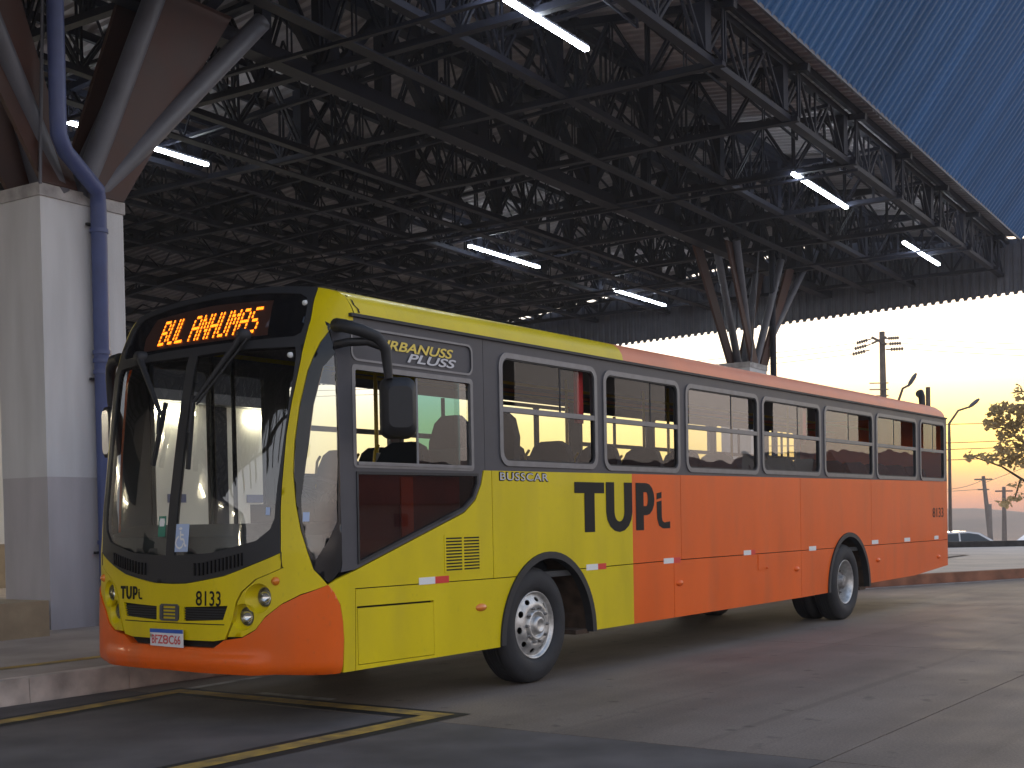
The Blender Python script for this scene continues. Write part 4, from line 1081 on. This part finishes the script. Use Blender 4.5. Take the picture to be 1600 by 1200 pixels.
def seat(x, y, wd, nm='seat', hb=.72, face=1):
    # seats face the front (-x)
    s = MB().box(x, x + .44, y, y + wd, 1.36, 1.46).box(x + .1, x + .35, y + wd / 2 - .05, y + wd / 2 + .05, .95, 1.36).build(nm, M['seat'], bus)
    mb = MB(); k = 6
    P_ = [(x + .40, 1.42), (x + .52, 1.42 + hb * .6), (x + .56, 1.42 + hb)]
    out = [(y + .0, 1.44), (y + .0, 1.44 + hb * .75), (y + wd * .12, 1.44 + hb * .93), (y + wd * .3, 1.44 + hb), (y + wd * .7, 1.44 + hb), (y + wd * .88, 1.44 + hb * .93), (y + wd, 1.44 + hb * .75), (y + wd, 1.44)]
    xf = lambda z: interp(z, [1.44, 1.44 + hb], [x + .40, x + .50])
    a = [(xf(z), yy, z) for yy, z in out]; b = [(xf(z) + .085, yy, z) for yy, z in out]; m_ = len(out)
    mb.add(a + b, [tuple(range(m_))[::-1], tuple(range(m_, 2 * m_))] + [(i, (i + 1) % m_, m_ + (i + 1) % m_, m_ + i) for i in range(m_)])
    mb.build('backrest', M['seat'], s)
    yh = y + wd + .01
    MB().tube([(x + .47, yh, 1.75), (x + .50, yh + .05, 1.80), (x + .53, yh + .05, 2.0), (x + .52, yh, 2.05)], .014, 6).build('grab_handle', M['rail'], s)
seat(1.35, .35, .52, 'driver_seat', .62)
MB().box(2.06, 2.10, .06, 1.1, .95, 2.0).build('driver_partition', M['inner'], bus)
x = 2.25
while x < 13.6:
    hb = .90 if x < 3 else .68
    if not (2.5 < x < 2.6):
        seat(x, .10, .46, hb=hb); seat(x, .62, .42, hb=hb)
    if not (5.2 < x < 7.2): seat(x, 1.98, .44, hb=.66); seat(x, 1.50, .42, hb=.66)
    x += .84
for px, py in ((2.15, 1.15), (3.9, 1.12), (5.6, 1.12), (7.3, 1.12), (9.0, 1.12), (10.8, 1.12), (2.1, 1.45), (5.65, 1.48), (7.35, 1.48)):
    MB().tube([(px, py, .95), (px, py, 2.93)], .018, 8).build('handrail', M['rail'], bus)
for py in (.95, 1.6): MB().tube([(2.1, py, 2.72), (13.8, py, 2.72)], .016, 8).build('handrail', M['rail'], bus)
for cx, cy in ((3.72, .10), (8.9, .10)):
    MB().box(cx, cx + .10, cy, cy + .04, 2.28, 2.80).build('red_curtain', M['curtain'], bus)
for px, py in ((.9, 1.55), (1.25, 2.2)):
    MB().tube([(px, py, .95), (px, py, 2.93)], .018, 8).build('handrail', M['blackmat'], bus)
MB().box(.66, 1.95, .10, .115, .96, 1.76).build('cab_reflection_panel', M['redpanel'], bus)  # added behind the lower glass, painted in the red brown of its reflections
MB().box(1.22, 1.36, .085, .098, 1.2, 1.75).build('cab_reflection_strip', M['orange'], bus)  # orange reflection in the lower glass, painted as an added strip
# ---- wheels
def wheel(x, y, front, side):
    e = 1 if side == 0 else -1
    c = (x, y, .5)
    def L(mb, prof, n=40, mi=0): return mb.lathe([(r, h * e) for r, h in prof], n, 'y', c, mi)
    ty = [(.290, .045), (.300, .022), (.330, .006), (.375, -.004), (.415, .0), (.455, .014), (.480, .030), (.494, .052), (.499, .075)]
    for k in range(5): ty += [(.5, .08 + k * .032), (.5, .098 + k * .032), (.488, .100 + k * .032), (.488, .108 + k * .032)]
    ty += [(.499, .245), (.48, .27), (.42, .285), (.30, .28)]
    mb = L(MB(), ty, 48)
    if not front: L(mb, [(r, h + .33) for r, h in ty], 48)
    t = mb.build('wheel', M['tyre'], bus)
    # rim with real hand holes
    if front:
        prof_y = lambda r: interp(r, [.0, .13, .165, .185, .255, .275], [.03, .03, .005, .010, .050, .055])
        L(MB(), [(.292, .050), (.292, .026), (.284, .022), (.276, .045), (.262, .058), (.258, .055)], 40).build('rim', M['silver'], t)
        ro, ri, hr = .262, .128, .222
    else:
        prof_y = lambda r: interp(r, [.0, .14, .20, .235], [.13, .13, .15, .165])
        L(MB(), [(.292, .050), (.292, .024), (.284, .022), (.272, .05), (.262, .07), (.252, .10), (.238, .165)], 40).build('rim', M['silver'], t)
        ro, ri, hr = .240, .10, .200
    S = lambda a, b: (x + a, y + prof_y(math.hypot(a, b)) * e, .5 + b)
    cir = lambda r, n, cx=0, cy=0, ka=1, kb=1, rot=0: [(cx + ka * r * math.cos(2 * PI * k / n) * math.cos(rot) - kb * r * math.sin(2 * PI * k / n) * math.sin(rot), cy + ka * r * math.cos(2 * PI * k / n) * math.sin(rot) + kb * r * math.sin(2 * PI * k / n) * math.cos(rot)) for k in range(n)]
    hs_ = []
    for k in range(10):
        a = 2 * PI * k / 10 + .15
        hs_.append(cir(.025 if front else .024, 10, hr * math.cos(a), hr * math.sin(a), .85, 1.25, a))
    patch('rim_disc', cir(ro, 40), hs_, S, M['silver'] if front else M['hub'], t, thick=.012 * e, off=0, res=.03)
    L(MB(), [(.25, .17), (.0001, .17)], 24).build('brake_drum', M['dark'], t)
    hb = MB()
    if front: L(hb, [(.132, .032), (.128, -.004), (.112, -.010), (.104, .020), (.085, .028), (.080, -.01), (.070, -.03), (.052, -.04), (.044, -.028), (.0001, -.030)], 24)
    else: L(hb, [(.125, .13), (.115, .10), (.09, .085), (.085, .05), (.07, .035), (.0001, .035)], 24)
    hb.build('hub', M['silver'] if front else M['hub'], t)
    for k in range(10):
        a = 2 * PI * k / 10
        r = .150
        cx, cz = x + r * math.cos(a), .5 + r * math.sin(a); yy = y + (prof_y(r)) * e
        MB().lathe([(.0001, -.034 * e), (.011, -.034 * e), (.0145, -.022 * e), (.0145, .004 * e)], 6, 'y', (cx, yy, cz), 0, False).build('wheel_nut', M['hub'], t)
XF, XR = 2.9098, 10.142
wheel(XF, .03, True, 0); wheel(XR, .03, False, 0); wheel(XF, 2.47, True, 1); wheel(XR, 2.47, False, 1)
# ---- lettering and marks
def tupi(S, x0, x1, z0, z1, parent, name, off=.003, flip=1):
    """the four letters as blocks; unit box 0..177 x 0..47"""
    ux = (x1 - x0) / 177; uz = (z1 - z0) / 47
    arc = lambda cx, cy, rx, ry, a0, a1, n=8: [(cx + rx * math.cos(math.radians(a0 + (a1 - a0) * k / n)), cy + ry * math.sin(math.radians(a0 + (a1 - a0) * k / n))) for k in range(n + 1)]
    T = [(0, 45.5), (0, 35.5), (16.5, 35.5), (16.5, 0), (34, 0), (34, 35.5), (51, 35.5), (51, 45.5)]
    U = [(54, 46), (54, 18)] + arc(78, 18, 24, 19, 180, 360) + [(102, 46), (87, 46), (87, 18)] + arc(78, 18, 9, 9, 360, 180) + [(69, 46)]
    P = [(109, 46), (109, 0), (124, 0), (124, 14.5), (130, 14.5)] + arc(130, 30.2, 15.5, 15.7, -90, 90)
    Ph = [(124, 37), (129, 37)] + arc(129, 30.2, 3.5, 6.8, 90, -90) + [(124, 23.4)]
    I1 = [(150, 30), (160, 31.5), (160, 37.5), (150, 36)]
    I2 = [(150, 27.5), (160, 29), (160, 12), (161.5, 8.5), (165, 7), (177, 8), (177, 1), (162, 1), (154, 4), (150.5, 11)]
    obs = []
    mp = lambda l: [(x0 + a * ux, z0 + b * uz) for a, b in l]
    for nm, l, h in (('letter', T, []), ('letter', U, []), ('letter', P, [Ph]), ('letter', I1, []), ('letter', I2, [])):
        patch(nm, mp(l), [mp(q) for q in h], S, M['ink'], parent, thick=0, rim=False, off=off, res=abs(ux) * 14)
lt = MB().build('side_logo', M['ink'], bus)
tupi(NS, 3.484, 5.25, 1.283, 1.752, lt, 'side_logo')
lf_ = MB().build('front_logo', M['ink'], bus)
fo = .003 if OUT > 0 else -.003
tupi(FS, 2.00, 1.755, .868, .968, lf_, 'front_logo', off=fo)
text('fleet_number', '8133', (1.418, 1.232, .838, .945), FS, M['ink'], bus, off=fo, bold=.012)
text('fleet_number', '8133', (13.68, 14.22, 1.318, 1.465), NS, M['ink'], bus, bold=.004)
text('maker_lettering_edge', 'BUSSCAR', (2.350, 3.077, 1.730, 1.808), NS, M['ink'], bus, off=.002, bold=.045, spacing=1.1)
text('maker_lettering', 'BUSSCAR', (2.362, 3.065, 1.738, 1.800), NS, M['letter'], bus, off=.006, bold=.004, spacing=1.1)
text('model_lettering', 'URBANUSS', (.90, 1.775, 2.672, 2.745), CF, M['yellowt'], bus, off=.002, bold=.022, shear=.3)
text('model_lettering', 'PLUSS', (1.22, 1.81, 2.600, 2.668), CF, M['letter'], bus, off=.002, bold=.022, shear=.3)
pl = fp('number_plate', [(1.480, .535), (1.658, .540), (1.660, .662), (1.482, .662)], [], M['plate'], off=.035, thick=.006, res=.03)
fp('plate_band', [(1.481, .636), (1.6597, .636), (1.660, .6625), (1.482, .6625)], [], M['plateb'], off=.0365, thick=.003, res=.03, parent=pl)
text('plate_lettering', 'BFZ8C66', (1.646, 1.495, .556, .622), FS, M['platered'], pl, off=.0375 if OUT > 0 else -.0375, bold=.02)
# windscreen stickers
st = fp('sticker', [(1.478, 1.225), (1.568, 1.222), (1.568, 1.425), (1.478, 1.425)], [], M['sticker'], off=-.002, thick=.001, res=.05, label='blue wheelchair sticker')
def FMY(a, b): return FS(a, b)
wc = [(.0, .92, .10)]
mb = MB()
def fpt(u, v): return Vector(FS(1.568 - .09 * u, 1.2235 + .2 * v)) + Vector((-.003, 0, 0))
cir_ = [fpt(.46 + .11 * math.cos(2 * PI * k / 10), .84 + .05 * math.sin(2 * PI * k / 10)) for k in range(10)]
mb.add(cir_, [tuple(range(10))])
def strk(pts, w_):
    for i in range(len(pts) - 1):
        a = Vector(pts[i]); b = Vector(pts[i + 1]); d = (b - a).normalized(); n = Vector((-d.y, d.x)) * w_ / 2
        mb.add([fpt(*(a - n)), fpt(*(b - n)), fpt(*(b + n)), fpt(*(a + n))], [(0, 1, 2, 3)])
strk([(.46, .76), (.48, .46), (.70, .45), (.82, .20), (.92, .24)], .08); strk([(.47, .62), (.68, .61)], .07)
strk([(.36, .56), (.24, .46), (.20, .32), (.28, .18), (.46, .12), (.62, .18), (.70, .32)], .07)
mb.build('wheelchair_symbol', M['white'], st)
st2 = fp('sticker', [(1.60, 1.335), (1.645, 1.335), (1.645, 1.485), (1.60, 1.485)], [], M['stickg'], off=-.002, thick=.001, res=.05, label='green sticker')
fp('sticker_mark', [(1.609, 1.41), (1.636, 1.41), (1.640, 1.44), (1.636, 1.468), (1.609, 1.468), (1.605, 1.44)], [], M['white'], off=-.0015, thick=.001, res=.05, parent=st2)
fp('sticker', [(.85, 1.475), (.888, 1.475), (.888, 1.53), (.85, 1.53)], [], M['sticker'], off=-.002, thick=.001, res=.05)
fp('sticker', [(.455, 1.425), (.53, 1.425), (.53, 1.49), (.455, 1.49)], [], M['sticker'], off=-.002, thick=.001, res=.05)
# reflectors, markers
for x0, x1, x2, z in ((1.303, 1.495, 1.664, .957), (3.663, 3.86, 4.005, .962), (5.107, 5.31, 5.454, .965), (6.945, 7.13, 7.244, .987)):
    r_ = sp('reflector', [(x0, z - .026), (x1, z - .026), (x1, z + .028), (x0, z + .028)], [], M['white'], off=.004, thick=.004)
    sp('red_half', [(x1, z - .026), (x2, z - .026), (x2, z + .028), (x1, z + .028)], [], M['red'], off=.004, thick=.004, parent=r_)
for x0, x1, z in ((8.80, 9.02, .978), (11.0, 11.25, 1.0), (12.35, 12.6, 1.0), (13.75, 13.95, 1.0)):
    sp('reflector', [(x0, z - .026), (x1, z - .026), (x1, z + .03), (x0, z + .03)], [], M['white'], off=.004, thick=.004)
for x, z, m_ in ((2.077, .709, 'amber'), (5.434, .73, 'orange'), (8.415, .745, 'orange'), (11.237, .748, 'orange'), (13.95, .70, 'orange')):
    MB().lathe([(.0001, -.028), (.03, -.024), (.055, -.008), (.058, .0)], 16, 'y', (0, 0, 0)).build('side_marker', M[m_], bus)
    o_ = bus.children[-1] if False else bpy.data.objects[[o.name for o in bus.children if o.name.startswith('side_marker')][-1]]
    o_.location = (x, 0, z); o_.scale = (1.25, 1, .55)
# ---- mirrors
am = MB().tube([(.50, .03, 2.80), (.44, -.10, 2.775), (.50, -.20, 2.74), (.60, -.25, 2.70), (.685, -.26, 2.62), (.70, -.26, 2.50), (.71, -.26, 2.42)], [.05, .046, .044, .043, .040, .034, .030], 12)
am.tube([(.48, .02, 2.66), (.47, -.10, 2.665), (.56, -.20, 2.67), (.65, -.25, 2.64)], .03, 10)
wm = am.build('wing_mirror', M['rubber'], bus, label='left wing mirror on a drooping black arm')
def mirror_head(cx, cy, cz, wx, wy, hz, yaw, parent):
    loops = []
    base = rr(-wx / 2, wx / 2, -hz / 2, hz / 2, .07, 4)
    for dy, k in ((wy * .5, .90), (wy * .42, 1.0), (0, .98), (-wy * .30, .90), (-wy * .5, .66)):
        loops.append([(a * k, dy, b * k) for a, b in base])
    n = len(base); R_ = Matrix.Rotation(yaw, 3, 'Z')
    vs = [R_ @ Vector(v) + Vector((cx, cy, cz)) for l in loops for v in l]
    mb = MB().add(vs, [(i * n + k, i * n + (k + 1) % n, (i + 1) * n + (k + 1) % n, (i + 1) * n + k) for i in range(4) for k in range(n)], 0, True)
    mb.add(vs[:n], [tuple(range(n))]); mb.add(vs[-n:], [tuple(range(n))])
    h = mb.build('mirror_head', M['rubber'], parent)
    g_ = [R_ @ Vector((a * .82, wy * .5 + .003, b * .86)) + Vector((cx, cy, cz)) for a, b in base]
    MB().add(g_, [tuple(range(n))]).build('mirror_glass', M['chrome'], h)
mirror_head(.80, -.27, 2.22, .255, .15, .44, math.radians(-38), wm)
fm = MB().tube([(.52, 2.46, 2.78), (.53, 2.56, 2.775), (.57, 2.65, 2.73), (.60, 2.70, 2.64), (.61, 2.71, 2.45), (.62, 2.71, 2.35)], [.05, .048, .045, .042, .036, .032], 12).build('wing_mirror', M['rubber'], bus, label='right wing mirror half hidden at the far corner')
mirror_head(.62, 2.71, 2.20, .22, .13, .42, math.radians(70), fm)
# ---- wipers hanging from the header
def FO(s, z, o=.04):
    return Vector(FS(s, z)) + Vector((-o, 0, 0))
for pv_, mid_, b0, b1 in ((( 2.011, 2.713), (1.690, 2.25), (1.665, 2.33), (1.705, 1.86)), ((1.238, 2.773), (1.505, 2.31), (1.52, 2.36), (1.50, 1.82))):
    wp = MB().tube([FO(*pv_), FO(*mid_)], [.028, .014], 8).tube([FO(pv_[0] - .05, pv_[1] - .03), FO(mid_[0] - .02, mid_[1] - .02)], .010, 6).lathe([(.001, -.03), (.05, -.025), (.055, .04)], 14, 'x', tuple(FO(*pv_))).build('wiper', M['blackmat'], bus)
    MB().bar(FO(*b0, .03), FO(*b1, .03), .022, .03).build('wiper_blade', M['rubber'], wp)
    MB().tube([FO(mid_[0], mid_[1], .05), FO((b0[0] + b1[0]) / 2, (b0[1] + b1[1]) / 2, .045)], .012, 6).build('blade_carrier', M['blackmat'], wp)
# ---- air intake snorkel at the rear
MB().tube([(14.34, .35, 2.95), (14.34, .35, 3.14), (14.38, .37, 3.26), (14.48, .42, 3.33), (14.56, .46, 3.32)], [.05, .05, .055, .055, .065], 12).build('air_intake', M['blackmat'], bus)
# clearance lamps in the sign corner
for s, z in ((.80, 2.985), (.80, 2.60)):
    MB().lathe([(.0001, -.012), (.018, -.01), (.022, .01)], 10, 'x', FS(s, z)).build('clearance_lamp', M['white'], bus)

# ------------------------------------------------------------------ beyond the stop: poles, lamps, wires, tree, cars
def T(mb, e): mb.v = [tuple(Vector(a) - e.location) for a in mb.v]; return mb
p1 = empty('utility_pole', (53.16, 14.5, -1.1), label='tall pole with rows of insulators rising behind the bus roof', cat='pole', group='utility poles')
T(MB().tube([(53.16, 14.5, -1.2), (53.16, 14.6, 9.95)], [.20, .13], 10), p1).build('pole', M['wood'], p1)
T(MB().bar(WL(59.8, 17.2, 9.35), WL(59.8, 17.9, 9.65), .1, .1).bar(WL(59.8, 17.2, 9.65), WL(59.8, 17.9, 9.3), .1, .1), p1).build('crossarm', M['wood'], p1)
wire_ends = []
for k in range(3):
    for sd_, dx in ((-1, 1.15), (1, 1.15)):
        z = 9.65 - .26 * k
        c0 = WL(60, 17.55 + sd_ * (.3 + .04 * k), z - .05); c1 = WL(60, 17.55 + sd_ * (1.0 + .1 * k), z - .02 - (.22 if sd_ < 0 else 0))
        mb = MB(); d = c1 - c0
        mb.tube([c0, c1], .03, 6)
        for j in range(5): 
            q = c0 + d * (.3 + j * .15); mb.tube([q, q + d * .07], .085, 8)
        T(mb, p1).build('insulator', M['wood'], p1)
        wire_ends.append((sd_, c1))
for z in (6.9, 7.2, 7.5): T(MB().bar(WL(59.9, 17.1, z), WL(59.9, 18.0, z), .05, .05), p1).build('step_bracket', M['wood'], p1)
WG = 'overhead wires in the yellow sky'
def wire(a, b, sag, label, r=.018):
    n = 14; pts = [a.lerp(b, k / n) - Vector((0, 0, sag * 4 * (k / n) * (1 - k / n))) for k in range(n + 1)]
    MB().tube(pts, r, 5).build('overhead_wire', M['wood'], label=label, cat='wire', group=WG)
nm = ['top', 'middle', 'lowest']; i = 0
for k in range(3):
    wire(wire_ends[2 * k + 1][1], WL(66, 44, 10.3 - .35 * k), .5, f'{nm[k]} of the three wires running right from the insulator pole', .012)
    wire(wire_ends[2 * k][1], WL(66, -16, 8.6 - .3 * k), .5, f'{nm[k]} of the three wires running left from the insulator pole', .012)
for k, z in enumerate((4.45, 3.75, 3.5, 3.1)):
    wire(WL(45, 8, z + .1), WL(52, 28, z + .75), .15, f'wire crossing the sky beside the lamp at the bus rear, {["highest", "second", "third", "lowest"][k]} of four', .016)
def pole(name, wd, px, ztop_, zbase, r, label, arms=True, lean=0):
    l = (px - 800) / 1979 * wd
    e = empty(name, WL(wd, l, zbase), label=label, cat='pole', group='utility poles')
    T(MB().tube([WL(wd, l + lean, zbase), WL(wd, l, ztop_)], [r * 1.3, r * .8], 8), e).build('pole', M['wood'], e)
    if arms:
        T(MB().bar(WL(wd, l - r * 4, ztop_ - .4), WL(wd, l + r * 4, ztop_ - .4), r * .7, r * .7), e).build('crossarm', M['wood'], e)
        T(MB().bar(WL(wd, l - r * 2.5, ztop_ - 1.6), WL(wd, l + r * 2.5, ztop_ - 1.6), r * .6, r * .6), e).build('crossarm', M['wood'], e)
    return l
l2 = pole('utility_pole', 150, 1541, 5.45, -3.3, .26, 'leaning pale pole in front of the far hill', True, .9)
l3 = pole('utility_pole', 118, 1573, 3.55, -2.6, .20, 'thin dark pole right of the leaning one, near the tree', True)
pole('utility_pole', 190, 1551, 2.3, -3.6, .3, 'short dark post between the two distant poles', False)
wire(WL(150, l2, 5.0), WL(120, 36, 4.8), 1.2, 'slack wire from the leaning pole to the bus rear', .03)
wire(WL(150, l2, 4.6), WL(90, 58, 13), .3, 'wire climbing from the leaning pole into the tree', .03)
wire(WL(150, l2, 3.9), WL(150, 20, 4.3), .6, 'long low wire left of the leaning pole', .03)
MB().tube([(34.23, 6.51, .0), (34.23, 6.51, 5.33)], [.09, .075], 8).build('bare_post', M['wood'], label='plain bare post showing above the rear of the bus roof', cat='pole')
def street_lamp(base, top, head, label, wd):
    e = empty('street_lamp', (top.x, top.y, -1), label=label, cat='street lamp', group='curved street lamps')
    b = Vector((top.x, top.y, -1)); m1 = top.lerp(head, .45) + Vector((0, 0, .22))
    T(MB().tube([b, top - Vector((0, 0, .6)), top, m1, head], [.08, .06, .05, .045, .04], 8), e).build('post', M['wood'], e)
    d = (head - top).normalized()
    T(MB().tube([head - d * .05, head + d * .1, head + d * .35, head + d * .5], [.035, .075, .08, .04], 8), e).build('lamp_head', M['steel2'], e)
street_lamp(None, Vector((38.63, 8.96, 5.3)), Vector((38.88, 8.65, 5.90)), 'street lamp whose curved arm peeks over the bus roof near the tall pole', 45)
street_lamp(None, Vector((44.74, 9.0, 4.85)), Vector((45.25, 8.35, 5.50)), 'street lamp reaching right past the rear corner of the bus', 50)

# tree at the right edge
tr = empty('tree', WL(31, 13.9, 0), label='sparse tree with drooping leaf clumps at the right edge', cat='tree')
rnd = random.Random(5)
def TP(px, py, wd=31): return WL(wd, (px - 800) / 1979 * wd * 1.0, CAM.z + (826.1 - .0189 * px - py) / 1979 * wd)
trunk = [TP(1690, 875), TP(1680, 790), TP(1672, 730)]
T(MB().tube(trunk, [.20, .16, .13], 10), tr).build('trunk', M['bark'], tr)
br = [([(1672, 735), (1640, 770), (1600, 748), (1570, 729), (1518, 711)], .05), ([(1672, 730), (1640, 716), (1600, 688), (1572, 668), (1556, 670)], .05),
      ([(1672, 730), (1650, 660), (1608, 632), (1560, 640), (1550, 650)], .05), ([(1672, 730), (1660, 640), (1620, 615), (1590, 610)], .045),
      ([(1600, 748), (1590, 778), (1575, 782)], .03), ([(1672, 730), (1640, 740), (1605, 715), (1585, 705)], .035), ([(1672, 730), (1720, 640), (1750, 560)], .07), ([(1672, 730), (1680, 620), (1650, 540)], .06)]
tips = []
for pts, r in br:
    dz = rnd.uniform(-.8, .8)
    P = [TP(a, b, 31 + dz * k / len(pts)) for k, (a, b) in enumerate(pts)]
    T(MB().tube(P, [r * (1 - .75 * k / (len(P) - 1)) for k in range(len(P))], 7), tr).build('branch', M['bark'], tr)
cl = [(1598, 612, 5, 11), (1575, 634, 15, 9), (1560, 638, 8, 10), (1590, 638, 12, 10), (1556, 655, 13, 14), (1575, 663, 16, 16), (1592, 668, 14, 16), (1570, 682, 8, 7), (1583, 698, 18, 12), (1568, 702, 10, 10), (1552, 713, 12, 8),
      (1590, 714, 13, 10), (1575, 720, 10, 6), (1521, 710, 7, 6), (1537, 708, 3, 3), (1602, 700, 12, 18), (1598, 722, 8, 8), (1590, 755, 9, 4), (1594, 775, 14, 5), (1577, 782, 9, 5), (1600, 650, 9, 20), (1612, 630, 14, 14),
      (1625, 660, 16, 20), (1630, 700, 18, 20), (1650, 640, 20, 22), (1680, 600, 24, 20), (1700, 660, 24, 22), (1640, 590, 20, 14), (1720, 600, 24, 24)]
mb = MB()
for cx, cy, rx, ry in cl:
    for k in range(int(8 + rx * ry * .30)):
        a = rnd.uniform(0, 2 * PI); q = rnd.random() ** .6
        c = TP(cx + rx * q * math.cos(a), cy + ry * q * math.sin(a), 31 + rnd.uniform(-.45, .45))
        ln = rnd.uniform(.09, .19); d = Vector((rnd.uniform(-1, 1), rnd.uniform(-1, 1), rnd.uniform(-1.2, .35))).normalized()
        sd_ = d.cross(Vector((rnd.uniform(-.5, .5), rnd.uniform(-.5, .5), 1))).normalized() * ln * .42; dn = Vector((0, 0, -.02))
        mb.add([c, c + d * ln * .5 + sd_ + dn, c + d * ln, c + d * ln * .5 - sd_ + dn], [(0, 1, 2), (0, 2, 3)])
T(mb, tr).build('foliage', M['leaf'], tr, kind='stuff')

# cars beyond the wall: built nose towards +l
def car(l_nose, wd, label):
    e = empty('parked_car', WL(wd, l_nose - 2.1, -.80), label=label, cat='car', group='white cars beyond the low wall', rz=math.atan2(RT.y, RT.x))
    W2 = .86
    side = [(-2.1, .30), (-2.12, .62), (-2.02, .86), (-1.7, .92), (.95, .90), (1.75, .78), (2.08, .62), (2.1, .34), (1.8, .24), (-1.8, .24)]
    mb = MB(); n = len(side); vs = []
    for y, k in ((-W2, .96), (-W2 * .94, 1.0), (W2 * .94, 1.0), (W2, .96)):
        vs += [(x * (1 if abs(y) < W2 else .985), y, .24 + (z - .24) * k) for x, z in side]
    mb.add(vs, [(i * n + j, i * n + (j + 1) % n, (i + 1) * n + (j + 1) % n, (i + 1) * n + j) for i in range(3) for j in range(n)], 0, True)
    mb.add(vs[:n], [tuple(range(n))]); mb.add(vs[-n:], [tuple(range(n))[::-1]])
    mb.build('body', M['carpaint'], e)
    gh = [(-1.95, .88), (-1.45, 1.28), (-.9, 1.43), (-.1, 1.46), (.35, 1.40), (1.2, .88)]
    rf = MB(); m_ = len(gh); up_ = lambda y, z: y * (1 - .20 * (z - .88) / .58)
    a = [(x, up_(-W2 * .96, z), z) for x, z in gh]; b = [(x, up_(W2 * .96, z), z) for x, z in gh]
    rf.add(a + b, [(i, i + 1, m_ + i + 1, m_ + i) for i in range(m_ - 1)], 0, True)
    rf.add(a, [tuple(range(m_))[::-1]]); rf.add(b, [tuple(range(m_))])
    rf.build('cabin', M['carpaint'], e)
    for y in (-1, 1):
        for pts in ([(-1.5, .93), (-1.32, 1.24), (-.85, 1.37), (-.42, 1.385), (-.42, .93)], [(-.36, .93), (-.36, 1.388), (-.05, 1.395), (.30, 1.34), (.98, .93)]):
            q = [(x, up_(y * W2 * .96, z) + y * .006, z) for x, z in pts]
            MB().add(q, [tuple(range(len(q)))]).build('side_window', M['carglass'], e)
    ws_ = [(.42, 1.37), (1.14, .92)]
    MB().add([(x + .01, up_(y * W2 * .84, z), z + .01) for x, z in ws_ for y in (-1, 1)], [(0, 1, 3, 2)]).build('windscreen', M['carglass'], e)
    for x in (-1.3, 1.3):
        for y in (-.80, .80):
            wh = MB().lathe([(.20, -.09), (.30, -.08), (.31, 0), (.30, .08), (.20, .09)], 20, 'y', (x, y, .31)).build('wheel', M['tyre'], e)
            MB().lathe([(.20, -.085), (.001, -.07)], 16, 'y', (x, y, .31)).lathe([(.20, .085), (.001, .07)], 16, 'y', (x, y, .31)).build('rim', M['silver'], wh)
    for y in (-.6, .6): MB().lathe([(.001, .05), (.09, .02), (.10, -.05)], 12, 'x', (2.0, y, .62)).build('headlight', M['lens'], e)
car((1598 - 800) / 1979 * 46.5, 46.5, 'white hatchback just behind the rear corner of the bus')
car((1592 - 800) / 1979 * 47 + 4.15, 47, 'second white car cut by the right edge of the frame')

# ------------------------------------------------------------------ dusk haze filling the place
hm = bpy.data.materials.new('dusk haze'); hm.use_nodes = True
ht = hm.node_tree; ht.nodes.clear()
ho = ht.nodes.new('ShaderNodeOutputMaterial'); hv = ht.nodes.new('ShaderNodeVolumePrincipled')
hv.inputs['Color'].default_value = (.95, .93, .93, 1); hv.inputs['Density'].default_value = .0010; hv.inputs['Anisotropy'].default_value = .2
ht.links.new(hv.outputs[0], ho.inputs['Volume'])
hb_ = MB().box(-640, 640, -640, 640, -8, 17.5).build('haze', hm, kind='stuff')
